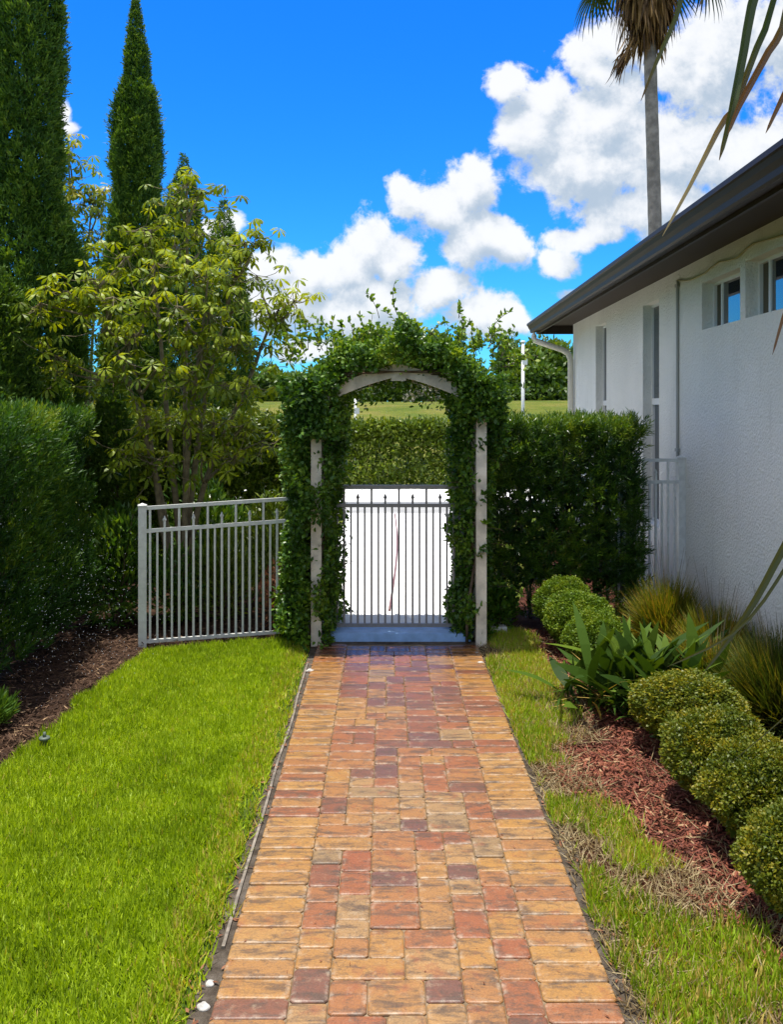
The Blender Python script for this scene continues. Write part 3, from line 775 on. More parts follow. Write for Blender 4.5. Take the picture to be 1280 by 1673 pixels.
# hedge behind the left fence and schefflera
hb = thing('rear_hedge', 'olive green hedge behind the left fence and the young yellow green tree', 'hedge', (-2.0, 8.6, 0), 0, 'clipped hedges')
g = Geo(); o_ = np.array([-2.0, 8.6, 0])
P, N = hedge_points(15000, -3.9, -.72, 8.25, 9.1, .05, 1.50, {'front': 1, 'top': 1, 'right': .8}, .06, .14, 2.0, 2)
tn = np.clip(.4 * rng.random(len(P)) + .55 * vn(P, 2.6, 6) + .12 * (P[:, 0] > -1.7) - .05, 0, 1)
for k in range(4):
    leaves(g, P - o_ + rng.normal(size=P.shape) * .03, N * .5 + rng.normal(size=P.shape) * .8 + np.array([0, 0, .4]), rng.uniform(.035, .07, len(P)), rng.uniform(.016, .028, len(P)), tint=np.clip(tn + rng.normal(size=len(P)) * .12, 0, 1))
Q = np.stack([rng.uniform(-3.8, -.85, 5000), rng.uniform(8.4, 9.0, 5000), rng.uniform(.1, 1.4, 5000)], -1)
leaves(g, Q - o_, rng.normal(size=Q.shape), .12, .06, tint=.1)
g.build('foliage', M['back_hedge'], hb)
g = Geo()
for q in range(12):
    x = -3.8 + q * .27
    for k in range(2):
        z = np.linspace(0, 1.35, 8)
        g.tube(np.stack([x + z * rng.normal() * .08, 8.65 + z * rng.normal() * .1, z], -1) - o_, np.linspace(.016, .005, 8), 6)
g.build('stems', M['bark'], hb, True)

# far hedge across the end of the concrete
hf = thing('far_hedge', 'level green hedge across the far end of the concrete, seen through the arbor', 'hedge', (0, 17.4, 0), 0, 'clipped hedges')
g = Geo(); o_ = np.array([0, 17.4, 0])
P, N = hedge_points(16000, -4.5, 4.6, 17.0, 17.8, .0, 1.30, {'front': 1, 'top': 1}, .08, .10, 2.0, 8)
tn = np.clip(.45 * rng.random(len(P)) + .5 * vn(P, 1.8, 6), 0, 1)
for k in range(3):
    leaves(g, P - o_ + rng.normal(size=P.shape) * .05, N * .5 + rng.normal(size=P.shape) * .8 + np.array([0, 0, .5]), rng.uniform(.07, .12, len(P)), rng.uniform(.035, .055, len(P)), tint=np.clip(tn + rng.normal(size=len(P)) * .1, 0, 1))
g.build('foliage', M['back_hedge'], hf)
g = Geo()
for q in range(30):
    x = -4.4 + q * .3; z = np.linspace(0, 1.1, 5)
    g.tube(np.stack([x + z * rng.normal() * .1, 17.4 + z * rng.normal() * .1, z], -1) - o_, .018, 5)
g.build('stems', M['bark'], hf, True)

# ------------------------------------------------------------------ conifers
def cypress(label, px, Y, stops, n, group='tall narrow cypresses', mat='cypress', size=.10, seed=0.0, name='cypress_tree', lump=.35):
    """stops: (pixel row, half width in pixels), top first"""
    x0 = (px - CX) * Y / F
    root = thing(name, label, 'tree', (x0, Y, 0), 0, group)
    zz = np.array([H - (py - CY) * Y / F for py, _ in stops])[::-1]; rr = np.array([w * Y / F for _, w in stops])[::-1]
    zmax = zz[-1]
    # sample height in proportion to girth
    zs = np.linspace(max(zz[0], .05), zmax, 400); rs = np.interp(zs, zz, rr)
    cdf = np.cumsum(rs + .02); cdf /= cdf[-1]
    z = np.interp(rng.random(n), cdf, zs); r = np.interp(z, zz, rr) * .86
    a = rng.random(n) * 2 * np.pi
    ph = np.stack([np.cos(a) * 1.2, np.sin(a) * 1.2, z * 1.5], -1)
    lumpy = (1 - lump) + lump * 1.3 * vn(ph, 1.9, seed) + lump * .7 * vn(ph, 7, seed) + .5 * lump * vn(ph, 17, seed) - .12 * lump
    d = rng.exponential(.10, n)
    R = np.maximum(r * lumpy * (1 - np.minimum(d, .75)), .004)
    P = np.stack([R * np.cos(a), R * np.sin(a), z], -1)
    out = np.stack([np.cos(a), np.sin(a), np.zeros(n)], -1)
    tn = np.clip(.35 * rng.random(n) + .8 * (vn(ph, 7, seed) * .5 + .5 * vn(ph, 17, seed)) - .10, 0, .92)
    g = Geo()
    # each point is a feathery tuft of short twigs leaning up and out
    T = unit(out * rng.uniform(.25, .9, n)[:, None] + np.array([0, 0, 1.0]) + rng.normal(size=(n, 3)) * .25)
    tl = size * rng.uniform(.5, 1.25, n) * np.clip(r / .15, .45, 1)
    for k in range(8):
        f = (k + .5) / 8
        D = T + rng.normal(size=(n, 3)) * .55
        leaves(g, P + T * (tl * f)[:, None] + rng.normal(size=(n, 3)) * (size * .16 * (1.2 - f)), D, rng.uniform(.35, .7, n) * size * np.clip(r / .12, .5, 1), size * .15, N=out + rng.normal(size=(n, 3)) * .7, bend=-.1,
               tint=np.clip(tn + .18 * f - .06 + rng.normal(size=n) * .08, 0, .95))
    g.build('crown', M[mat], root)
    t = np.linspace(0, 1, 10)
    Geo().tube(np.stack([0 * t, 0 * t, t * zmax * .93], -1), .07 * (1 - t) + .008, 8).build('trunk', M['bark'], root, True)
    return root
cypress('broad dark cypress at the left edge, taller than the photo', 42, 7.6, [(-160, 30), (0, 50), (120, 56), (240, 50), (330, 55), (420, 84), (500, 92), (600, 96), (680, 92), (900, 60), (980, 20)], 26000, seed=1.0, size=.085)
x_, y_ = -2.98, 5.0  # unseen tree added to shade the left mulch bed
cypress('unseen broad cypress added beside the left hedge for its shade', x_ * F / y_ + CX, y_, [(CY - 3.3 * F / y_, 3), (CY - 2.6 * F / y_, .25 * F / y_), (CY - .9 * F / y_, .40 * F / y_), (CY + .8 * F / y_, .40 * F / y_), (CY + 1.4 * F / y_, .2 * F / y_)], 9000, seed=21.0, size=.11)
cypress('slender pointed cypress standing clear against the blue sky', 222, 9.3, [(0, 2), (50, 11), (110, 18), (135, 18), (160, 27), (240, 36), (290, 38), (320, 35), (350, 43), (420, 50), (560, 52), (680, 50), (880, 20)], 22000, seed=5.0, size=.08, lump=.45)
cypress('cypress whose thin tip rises behind the top of the yellow green tree', 300, 10.5, [(256, 1.5), (290, 12), (330, 24), (400, 30), (500, 46), (620, 60), (800, 40)], 8000, seed=9.0, size=.085, lump=.3)
cypress('shortest cypress tip, right of the others beside a white cloud', 366, 11.5, [(328, 1.5), (350, 9), (385, 16), (430, 30), (500, 42), (580, 50), (760, 36)], 7000, seed=12.0, size=.085, lump=.3)
cypress('small bushy juniper at the left edge in front of the broad cypress', -6, 6.6, [(440, 8), (500, 36), (560, 52), (640, 66), (720, 70), (980, 40)], 7500, 'junipers behind the left hedge', 'juniper', .085, 3.0, 'juniper_tree', .5)
cypress('little dark juniper between cypress and yellow green tree, above the hedge', 186, 7.7, [(600, 3), (630, 16), (670, 24), (760, 30), (960, 24)], 3000, 'junipers behind the left hedge', 'juniper', .075, 7.0, 'juniper_tree', .4)
cypress('low yellow tipped juniper rising just over the left hedge', 84, 6.9, [(612, 8), (640, 22), (680, 28), (800, 30), (980, 20)], 2600, 'junipers behind the left hedge', 'left_hedge', .075, 17.0, 'juniper_tree', .5)

# ------------------------------------------------------------------ schefflera and the loose tree behind
def whorl_tree(name, label, base, stem_tips, tips, mat, nper, leafL, spreadr, stem_r=.028, group=None):
    root = thing(name, label, 'tree', tuple(base), 0, group)
    base = np.array(base); gs_ = Geo(); g = Geo()
    stems_ = []
    for tip in stem_tips:
        tip = np.asarray(tip) - base; t = np.linspace(0, 1, 12)
        mid = np.array([tip[0] * .25, tip[1] * .25, tip[2] * .5]) + rng.normal(size=3) * .04
        Q = ((1 - t) ** 2)[:, None] * rng.normal(size=3) * .03 + (2 * t * (1 - t))[:, None] * mid + (t ** 2)[:, None] * tip
        Q += np.sin(t * 9 + rng.random() * 6)[:, None] * rng.normal(size=3) * .012
        gs_.tube(Q, stem_r * (1 - t) ** .8 + .005, 7); stems_.append(Q)
    allq = np.concatenate(stems_)
    ends = [np.asarray(s) - base for s in stem_tips]
    for tip in tips:
        tip = np.asarray(tip) - base
        ok = allq[(allq[:, 2] < tip[2] - .08)]
        if len(ok) == 0: ok = allq
        j = np.argmin(np.linalg.norm((ok - tip) * np.array([1, 1, .8]), axis=1)); s = ok[j]
        t = np.linspace(0, 1, 8); mid = (s + tip) / 2 + np.array([0, 0, -.05]) + rng.normal(size=3) * .04
        gs_.tube(((1 - t) ** 2)[:, None] * s + (2 * t * (1 - t))[:, None] * mid + (t ** 2)[:, None] * tip, .011 * (1 - t) + .004, 6)
        ends.append(tip)
    for e in ends:
        n = int(rng.poisson(nper)) + 3
        O = e + rng.normal(size=(n, 3)) * np.array([spreadr, spreadr, spreadr * .75]) + np.array([0, 0, -.02])
        dirs = unit(O - e + np.array([0, 0, .06]))
        tone = np.clip(.2 + .5 * rng.random(n) + .25 * (O[:, 2] > e[2]), 0, .95)
        for q in range(n):
            t = np.linspace(0, 1, 4)
            gs_.tube(e * (1 - t)[:, None] * 1 + O[q] * t[:, None] - np.array([0, 0, 1]) * (.04 * np.sin(t * np.pi))[:, None], .0022, 4, cap=False)
            m = rng.integers(6, 9); a = np.arange(m) / m * 2 * np.pi + rng.random() * 6
            ax = unit(dirs[q] * .5 + np.array([0, 0, 1]) + rng.normal(size=3) * .35)
            A = unit(np.cross(ax, rng.normal(size=3))); B = np.cross(ax, A)
            R = np.cos(a)[:, None] * A + np.sin(a)[:, None] * B
            D = R - ax * rng.uniform(.05, .75)
            Ls = leafL * rng.uniform(.7, 1.15, m)
            leaves(g, O[q] + R * .012 + 0 * D, D, Ls, Ls * rng.uniform(.30, .38), N=np.broadcast_to(ax, (m, 3)) + rng.normal(size=(m, 3)) * .15, prof=((0, .08), (.15, .3), (.55, 1), (.85, .75), (1, .08)),
                   bend=rng.uniform(.15, .45), tint=np.clip(tone[q] + rng.normal(size=m) * .08, 0, 1), fold=.10)
    gs_.build('trunk', M['pale_bark'], root, True)
    g.build('crown', M[mat], root)
    return root
SB = at(293, 905, 7.0); SB[2] = 0
st_tips = [at(*p) for p in ((305, 300, 7.05), (245, 375, 6.95), (400, 395, 6.9), (160, 470, 6.8), (445, 520, 6.9), (340, 440, 6.5), (210, 560, 6.6))]
tp = [at(*p) for p in ((290, 330, 7.1), (330, 310, 7.1), (235, 370, 7.0), (285, 400, 7.0), (335, 380, 7.2), (420, 385, 6.9), (380, 410, 7.0), (205, 420, 6.9), (255, 430, 6.7), (310, 440, 6.6),
      (365, 450, 6.8), (150, 455, 6.8), (110, 475, 6.7), (65, 495, 6.6), (185, 485, 6.6), (235, 490, 6.5), (290, 500, 6.4), (340, 510, 6.5), (395, 490, 6.8), (455, 505, 6.8), (480, 490, 6.8), (420, 450, 7.0),
      (170, 530, 6.6), (220, 545, 6.5), (275, 555, 6.4), (330, 570, 6.5), (385, 560, 6.7), (430, 560, 6.9), (90, 580, 6.6), (200, 610, 6.6), (255, 600, 6.4), (310, 620, 6.5), (365, 625, 6.6), (410, 625, 6.8),
      (95, 605, 6.7), (240, 680, 6.6), (300, 690, 6.7), (350, 690, 6.7), (400, 690, 6.9), (210, 735, 6.6), (260, 750, 6.7), (330, 750, 6.7), (385, 745, 6.8), (430, 720, 7.0))]
whorl_tree('schefflera_tree', 'young yellow green umbrella leaved tree with thin stems behind the left fence', SB, st_tips, tp, 'schefflera', 15, .078, .12)
LB = at(140, 900, 9.9); LB[2] = 0
whorl_tree('loose_tree', 'sparse yellow leaved tree peeping out between the two tallest cypresses', LB, [at(112, 250, 9.9), at(150, 330, 9.9), at(160, 420, 9.8)],
           [at(*p) for p in ((108, 250, 9.9), (118, 290, 9.9), (105, 320, 9.8), (150, 312, 9.9), (160, 345, 9.9), (135, 370, 9.9), (120, 400, 9.8), (160, 390, 9.9), (150, 430, 9.9), (110, 440, 9.9), (165, 620, 9.9), (160, 680, 9.9))], 'yellow_leaf', 13, .095, .15, .03)

# low plants in the shade behind and beside the fence
def shrub(label, x, y, h, r, n, mat, leafL, leafW, group=None, name='low_shrub', up=.6):
    root = thing(name, label, 'shrub', (x, y, 0), 0, group)
    P = rng.normal(size=(n, 3)); P = unit(P) * (rng.random(n) ** .45)[:, None]
    P = P * np.array([r, r, h * .55]) + np.array([0, 0, h * .52])
    P = P * (1 + .5 * (vn(P + x * 3, 4 / max(r, .1) * .3, 2)[:, None] - .5)); P[:, 2] = np.maximum(P[:, 2], .03)
    g = Geo(); leaves(g, P, unit(P - np.array([0, 0, h * .3])) + rng.normal(size=(n, 3)) * .6 + np.array([0, 0, up]), rng.uniform(.7, 1.2, n) * leafL, leafW, tint=np.clip(.5 * rng.random(n) + .5 * vn(P, 7, 3), 0, 1))
    g.build('foliage', M[mat], root)
    g = Geo()
    for q in range(9):
        e = P[rng.integers(n)]; t = np.linspace(0, 1, 6)
        g.tube(t[:, None] * e * np.array([1, 1, 1]) + np.sin(t * 3)[:, None] * rng.normal(size=3) * .02, .007 * (1 - t) + .002, 5)
    g.build('stems', M['bark'], root, True)
    return root
shrub('dark leafy shrub in shade between the left hedge and fence post', -1.98, 6.55, .85, .32, 2600, 'vine', .075, .022, 'shrubs in the shade at left')
shrub('shaded shrub behind the left end of the picket fence', -1.45, 7.55, 1.0, .42, 3000, 'podocarpus', .08, .024, 'shrubs in the shade at left')
shrub('pale leaved shrub behind the right end of the picket fence', -.92, 7.2, .95, .34, 2200, 'back_hedge', .075, .022, 'shrubs in the shade at left')
shrub('bright leafy plant just behind the middle of the picket fence', -1.22, 6.75, .62, .22, 1500, 'back_hedge', .07, .016, 'shrubs in the shade at left', up=1.0)
shrub('green plant behind the picket fence near the fence post', -1.55, 6.62, .5, .2, 1300, 'vine', .06, .018, 'shrubs in the shade at left')
shrub('dried reddish brown shrub behind the fence beside the arbor vine', -.79, 6.47, .46, .15, 900, 'dead_shrub', .045, .014, None, 'dead_shrub')
shrub('low dark tufted plant at the left edge by the lawn', -2.0, 4.45, .15, .14, 1000, 'cypress', .06, .010, 'shrubs in the shade at left', up=1.2)
shrub('green leafy shrub at the foot of the right arbor post', .80, 6.36, .36, .15, 900, 'vine', .05, .026, None, 'low_shrub')

# ------------------------------------------------------------------ boxwood balls
n = 21000
def ball_mesh(mat, seed):
    a = unit(rng.normal(size=(n, 3)))
    b = 1 + .18 * (vn(a, 2.2, seed) - .5) + .16 * (vn(a, 5, seed) - .5) + .12 * (vn(a, 12, seed) - .5)
    P = a * (b * (1 - np.minimum(rng.exponential(.07, n), .5)))[:, None]
    P[:, 2] = np.where(P[:, 2] < -.86, -.86 + .05 * rng.random(n), P[:, 2])
    P[:, :2] *= (1 - .62 * np.clip(-a[:, 2:3] - .05, 0, 1))
    P = P * .25
    g = Geo(); D = a * .6 + rng.normal(size=(n, 3)) * .75 + np.array([0, 0, .3])
    leaves(g, P, D, rng.uniform(.011, .022, n), rng.uniform(.007, .013, n), tint=np.clip(.5 * rng.random(n) + .55 * vn(a, 3.5, seed + 4) - .03, 0, 1), fold=.1)
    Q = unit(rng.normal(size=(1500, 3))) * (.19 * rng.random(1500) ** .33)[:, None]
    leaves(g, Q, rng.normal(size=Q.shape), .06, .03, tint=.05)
    return g
balls = [('nearest clipped round bush, cut by the right edge of the photo', 1.315, 2.76, .200, .190, 'boxwood'),
         ('second nearest clipped round bush in the row along the red mulch', 1.37, 3.22, .215, .198, 'boxwood'),
         ('third nearest round bush, between two others in the mulch row', 1.345, 3.60, .222, .195, 'boxwood'),
         ('fourth round bush, wide and low, in front of the broad leaved plant', 1.43, 4.18, .272, .180, 'boxwood'),
         ('bright green round bush nearest the broad leaved plant, under the hedge', 1.285, 5.42, .20, .185, 'boxwood_fresh'),
         ('middle of the three bright green round bushes by the far hedge', 1.275, 5.85, .235, .205, 'boxwood_fresh'),
         ('farthest bright green round bush touching the dark clipped hedge', 1.27, 6.28, .215, .205, 'boxwood_fresh')]
protos = {}
for q, (lb, x, y_, r, rz_, mt) in enumerate(balls):
    root = thing('round_bush', lb, 'bush', (x, y_, 0), q * 1.3, 'clipped round bushes in the right bed')
    key = (mt, q % 2)
    if key not in protos:
        fo = ball_mesh(mt, 3.0 + q).build('foliage', M[mt], root)
        gg = Geo()
        for k in range(8):
            t = np.linspace(0, 1, 5); e = rng.normal(size=3) * .09
            gg.tube(np.stack([t * e[0], t * e[1], -.27 + t * .32], -1), .007 - .004 * t, 6)
        sm_ = gg.build('stems', M['bark'], root, True); protos[key] = (fo, sm_)
    else:
        fo, sm_ = (o.copy() for o in protos[key])
        for o in (fo, sm_): C.objects.link(o); o.parent = root
    for o in (fo, sm_):
        o.scale = (r / .25, r / .25, rz_ / .25); o.location = (0, 0, rz_ * .95)

# ------------------------------------------------------------------ broad leaved plant, ornamental grasses
bp_ = thing('broad_leaved_plant', 'dark broad leaved clump plant with upright pointed leaves among round bushes', 'plant', (1.37, 4.78, 0))
g = Geo(); n = 190
a = rng.random(n) * 2 * np.pi; ln = rng.uniform(.08, 1.25, n)
D = np.stack([np.cos(a) * ln, np.sin(a) * ln, np.ones(n)], -1)
P = np.stack([rng.normal(0, .17, n), rng.normal(0, .12, n), np.full(n, .02)], -1)
N = np.stack([-np.cos(a), -np.sin(a), np.full(n, .3)], -1) + rng.normal(size=(n, 3)) * .75
leaves(g, P, D, rng.uniform(.26, .58, n) / (1 + .3 * ln), rng.uniform(.046, .074, n), N=N, prof=((0, .14), (.28, .22), (.42, .7), (.6, 1), (.75, .92), (.9, .5), (1, .04)), bend=rng.uniform(.05, .65, n), tint=np.clip(rng.random(n) * .9, 0, .9), fold=.16)
g.build('leaf_blades', M['strap'], bp_)
g = Geo(); n = 90
a = rng.random(n) * 2 * np.pi; ln = rng.uniform(.4, 1.6, n)
P = np.stack([rng.normal(-.14, .10, n), rng.normal(-.08, .12, n), np.full(n, .02)], -1)
leaves(g, P, np.stack([np.cos(a) * ln, np.sin(a) * ln, np.ones(n)], -1), rng.uniform(.2, .42, n), rng.uniform(.010, .018, n), N=np.stack([-np.cos(a), -np.sin(a), np.full(n, .5)], -1), prof=((0, .6), (.3, 1), (.7, .8), (1, .05)),
       bend=rng.uniform(.3, .8, n), tint=np.where(rng.random(n) < .3, 1.0, rng.random(n) * .8), fold=.15)
g.build('strap_leaves', M['strap'], bp_)

def tuft(label, x, y_, h, r, n, mat, group='ornamental grass clumps by the house'):
    root = thing('ornamental_grass', label, 'grass clump', (x, y_, 0), 0, group)
    g = Geo(); a = rng.random(n) * 2 * np.pi; ln = np.tan(np.arccos(1 - rng.random(n) * .86)) * .9; ln = np.minimum(ln, 3.0)
    D = np.stack([np.cos(a) * ln, np.sin(a) * ln, np.ones(n)], -1)
    P = np.stack([rng.normal(0, r * .18, n), rng.normal(0, r * .18, n), np.full(n, .01)], -1)
    N = np.stack([-np.cos(a), -np.sin(a), np.full(n, .4)], -1) + rng.normal(size=(n, 3)) * .3
    L = rng.uniform(.80, 1.03, n) / np.sqrt((1 / h) ** 2 / (1 + ln ** 2) + (1 / (r * 1.15)) ** 2 * ln ** 2 / (1 + ln ** 2))
    leaves(g, P, D, L, rng.uniform(.004, .0075, n), N=N, prof=((0, .8), (.35, 1), (.7, .8), (1, .1)), bend=rng.uniform(-.02, .25, n), tint=np.where(rng.random(n) < .12, .98, rng.random(n) ** 1.2 * .92))
    g.build('blades', M[mat], root)
    g = Geo(); m = 16
    a = rng.random(m) * 6.28; t = np.linspace(0, 1, 6)
    for q in range(m):
        l = rng.uniform(.1, .5); hh = h * rng.uniform(1.15, 1.6)
        g.tube(np.stack([np.cos(a[q]) * l * r * t * 1.6, np.sin(a[q]) * l * r * t * 1.6, hh * t - .1 * l * t * t], -1), np.linspace(.0016, .0008, 6), 4, cap=False)
    g.build('flower_stalks', M['pale_bark'], root)
tuft('yellow green grass mound by the house just right of the dark hedge', 1.93, 6.05, .50, .25, 5200, 'reed')
tuft('golden grass mound in the middle of the grasses by the house', 2.0, 5.35, .46, .25, 5000, 'reed')
tuft('sparser golden grass behind the wide round bush', 1.80, 4.85, .36, .24, 3800, 'reed')
tuft('big dark green grass mound at the right edge against the house', 2.0, 4.45, .54, .33, 7000, 'dark_reed')

# ------------------------------------------------------------------ house
HR = -.0275
hs = thing('house', 'single storey white stucco house with brown gutter along the right', 'house', (2.28, 6.6, 0), HR)
Y0, Y1, ZT = -9.0, 4.78, 2.70
OPEN = [(2.86, 3.40, .6, 2.53), (.86, 1.38, .6, 2.53), (-.97, -.235, 2.165, 2.50), (-1.80, -1.06, 2.165, 2.52)]
DEP = .11
g = Geo()
yb = sorted({Y0, Y1, *[v for o in OPEN for v in o[:2]]}); zb = sorted({-.1, ZT, *[v for o in OPEN for v in o[2:]]})
for q in range(len(yb) - 1):
    for k in range(len(zb) - 1):
        ym, zm = (yb[q] + yb[q + 1]) / 2, (zb[k] + zb[k + 1]) / 2
        if any(o[0] < ym < o[1] and o[2] < zm < o[3] for o in OPEN): continue
        g.add([(0, yb[q], zb[k]), (0, yb[q], zb[k + 1]), (0, yb[q + 1], zb[k + 1]), (0, yb[q + 1], zb[k])], [np.array([(0, 1, 2, 3)])])
for y0, y1, z0, z1 in OPEN:
    V = [(x, y, z) for x in (0, DEP) for y, z in ((y0, z0), (y1, z0), (y1, z1), (y0, z1))]
    g.add(V, [np.array([(0, 1, 5, 4), (1, 2, 6, 5), (2, 3, 7, 6), (3, 0, 4, 7)])])
g.add([(0, Y1, -.1), (9, Y1, -.1), (9, Y1, ZT), (0, Y1, ZT), (9, Y0, -.1), (9, Y0, ZT), (0, Y0, -.1), (0, Y0, ZT)], [np.array([(0, 3, 2, 1), (1, 2, 5, 4), (6, 4, 5, 7)])])
g.build('wall', M['stucco'], hs)
def window(y0, y1, z0, z1, kind):
    x = DEP - .03; fw = .024 if kind == 'tall' else .02
    fr = Geo()
    fr.box(x, x + .045, y0, y0 + fw, z0, z1); fr.box(x, x + .045, y1 - fw, y1, z0, z1)
    fr.box(x + .001, x + .044, y0 + fw, y1 - fw, z0, z0 + fw); fr.box(x + .001, x + .044, y0 + fw, y1 - fw, z1 - fw, z1)
    f = fr.build('window', M['frame'], hs)
    if kind == 'tall':
        zm = 1.665
        Geo().box(x - .006, x + .04, y0 + fw, y1 - fw, zm - .028, zm + .028).build('meeting_rail', M['frame'], f)
        Geo().box(x + .022, x + .028, y0 + fw, y1 - fw, z0 + fw, zm - .028).build('pane', M['glass'], f)
        Geo().box(x + .014, x + .020, y0 + fw, y1 - fw, zm + .028, z1 - fw).build('pane', M['glass'], f)
    else:
        ym = y0 + (y1 - y0) * .78
        Geo().box(x + .004, x + .034, ym - .016, ym + .016, z0 + fw, z1 - fw).build('meeting_rail', M['frame'], f)
        Geo().box(x + .014, x + .020, y0 + fw, ym - .016, z0 + fw, z1 - fw).build('pane', M['glass'], f)
        Geo().box(x + .022, x + .028, ym + .016, y1 - fw, z0 + fw, z1 - fw).build('insect_screen', M['screen'], f)
window(*OPEN[0], 'tall'); window(*OPEN[1], 'tall'); window(*OPEN[2], 'slider'); window(*OPEN[3], 'slider')
Geo().box(DEP + .25, DEP + .27, Y0 + .1, Y1 - .1, .1, 2.6).build('interior_panel', M['screen'], hs)  # plain dark panel set behind the window openings
OV, YE = .43, 4.94
g = Geo().box(-OV, 0.3, Y0, YE, 2.682, 2.694); g.build('soffit', M['soffit'], hs)
g = Geo().prism([(-OV - .02, 2.572), (-OV, 2.572), (-OV, 2.70), (-OV - .02, 2.70)], Y0, YE)
g.box(-OV, 6, YE, YE + .02, 2.572, 2.70); g.build('fascia', M['brown_metal'], hs)
e = -OV - .02
K = [(e - .001, 2.702), (e - .001, 2.594), (e - .070, 2.582), (e - .082, 2.594), (e - .086, 2.622), (e - .104, 2.647), (e - .114, 2.672), (e - .126, 2.678), (e - .126, 2.704), (e - .112, 2.706), (e - .106, 2.698),
     (e - .112, 2.682), (e - .105, 2.674), (e - .098, 2.650), (e - .078, 2.624), (e - .074, 2.598), (e - .066, 2.590), (e - .008, 2.602), (e - .008, 2.702)]
Geo().prism(K, Y0, YE - .02).build('gutter', M['brown_metal'], hs)
Geo().prism([(K[i][0], K[i][1]) for i in (0, 1, 2, 3, 4, 5, 6, 7, 8)], YE - .019, YE - .015).build('gutter_end', M['brown_metal'], hs)
g = Geo()
zr = 2.702
for dz in (0, .02):
    g.add([(e - .03, Y0, zr + dz - .012), (e - .03, YE + .03, zr + dz - .012), (3.6, YE - 4.0, zr + 1.35 + dz), (3.6, Y0, zr + 1.35 + dz), (9.5, YE + .03, zr + dz), (9.5, Y0, zr + dz)], [np.array([(0, 1, 2, 3), (3, 2, 4, 5)]), np.array([(1, 4, 2)])])
g.build('roof', M['roofing'], hs)
# downspout: out of the gutter end, elbow back to the wall, down the corner
g = Geo()
dp = [(e - .05, 4.80, 2.61), (e - .05, 4.80, 2.53), (e - .035, 4.79, 2.475), (-.30, 4.76, 2.41), (-.14, 4.72, 2.35), (-.075, 4.705, 2.30), (-.048, 4.70, 2.22), (-.045, 4.70, 1.4), (-.045, 4.70, .05)]
g.tube(dp, .038, 10); g.build('downspout', M['downspout'], hs, True)
g = Geo()
g.tube([(-.012, .31, 2.60), (-.012, .31, 1.6), (-.012, .31, .2)], .011, 8)
for z in (2.56, 1.28, .9): g.box(-.024, -.0, .28, .34, z - .012, z + .012)
g.build('conduit', M['conduit'], hs, False)
g = Geo()
cab = [(.31, 2.60), (0.02, 2.57), (-.35, 2.565), (-.62, 2.60), (-.95, 2.57), (-1.22, 2.61), (-1.7, 2.58), (-2.2, 2.60), (-3.0, 2.57)]
cy = np.interp(np.linspace(0, 8, 60), range(9), [c[0] for c in cab]); cz = np.interp(np.linspace(0, 8, 60), range(9), [c[1] for c in cab]) - .012 * np.abs(np.sin(np.linspace(0, 7, 60) * np.pi * .5))
g.tube(np.stack([np.full(60, -.010), cy, cz], -1), .0055, 6); g.build('cable', M['trim'], hs, True)

# ------------------------------------------------------------------ palms
pt = thing('tall_palm', 'tall palm with thin grey trunk and brown skirt rising behind the house', 'palm', (4.72, 15, 0))
t = np.linspace(0, 1, 40)
px_ = (1084 - 25 * t - CX) * 15 / F - 4.72
Geo().tube(np.stack([px_, 0 * t, t * 9.1], -1), (.125 - .028 * t) * (1 + .04 * (np.arange(40) % 2)), 14).build('trunk', M['palm_bark'], pt, True)
top = np.array([px_[-1], 0, 8.74])
g = Geo(); n = 1700
a = rng.random(n) * 6.28; rr_ = rng.uniform(.05, .46, n)
P = top + np.stack([np.cos(a) * rr_, np.sin(a) * rr_, rng.uniform(-.42, .65, n) - .25 * (rr_ < .25)], -1)
D = np.stack([np.cos(a) * .25, np.sin(a) * .25, -np.ones(n)], -1) + rng.normal(size=(n, 3)) * .12
leaves(g, P, D, rng.uniform(.35, .75, n), rng.uniform(.02, .05, n), N=np.stack([np.cos(a), np.sin(a), np.zeros(n)], -1), prof=((0, .6), (.4, 1), (.8, .6), (1, .05)), bend=.1)
Q = at(1035, 60, 14.7) - np.array([4.72, 15, 0]); E = at(1000, 142, 14.6) - np.array([4.72, 15, 0])
n = 70
P = Q + rng.normal(size=(n, 3)) * .05 + (E - Q) * rng.uniform(0, .55, n)[:, None]
leaves(g, P, (E - Q) + rng.normal(size=(n, 3)) * .12, rng.uniform(.25, .5, n), .03, prof=((0, .6), (.4, 1), (.8, .6), (1, .05)))
g.build('dead_frond_skirt', M['dead_palm'], pt)
def fan(g, hub, d, L, nseg, width, up=(0, 0, 1), tint=None, spread=2.6, droop=.5):
    d = unit(np.array(d, float)); s = unit(np.cross(d, up)); a = np.linspace(-spread / 2, spread / 2, nseg)
    D = np.cos(a)[:, None] * d + np.sin(a)[:, None] * s
    leaves(g, np.repeat(np.array(hub)[None], nseg, 0), D, L * (1 - .25 * np.abs(a) / spread * 2) * rng.uniform(.9, 1.1, nseg), width, N=np.broadcast_to(np.cross(s, d), (nseg, 3)), prof=((0, .25), (.3, .9), (.6, 1), (.85, .5), (1, .04)), bend=droop, tint=rng.uniform(0, .6, nseg) if tint is None else tint, fold=.15)
for q in range(26):
    a = q * 2.4; el = -.35 + 1.5 * (q / 26)
    d = np.array([math.cos(a) * math.cos(el), math.sin(a) * math.cos(el), math.sin(el)])
    g = Geo(); hub = top + np.array([0, 0, .55]) + d * .95
    g.tube(np.stack([top + np.array([0, 0, .4]), (top + hub) / 2 + np.array([0, 0, .18]), hub]), [.02, .016, .012], 5)
    fan(g, hub, d + np.array([0, 0, -.25]), .75, 18, .045, droop=.6)
    g.build('frond', M['palm_leaf'], pt)

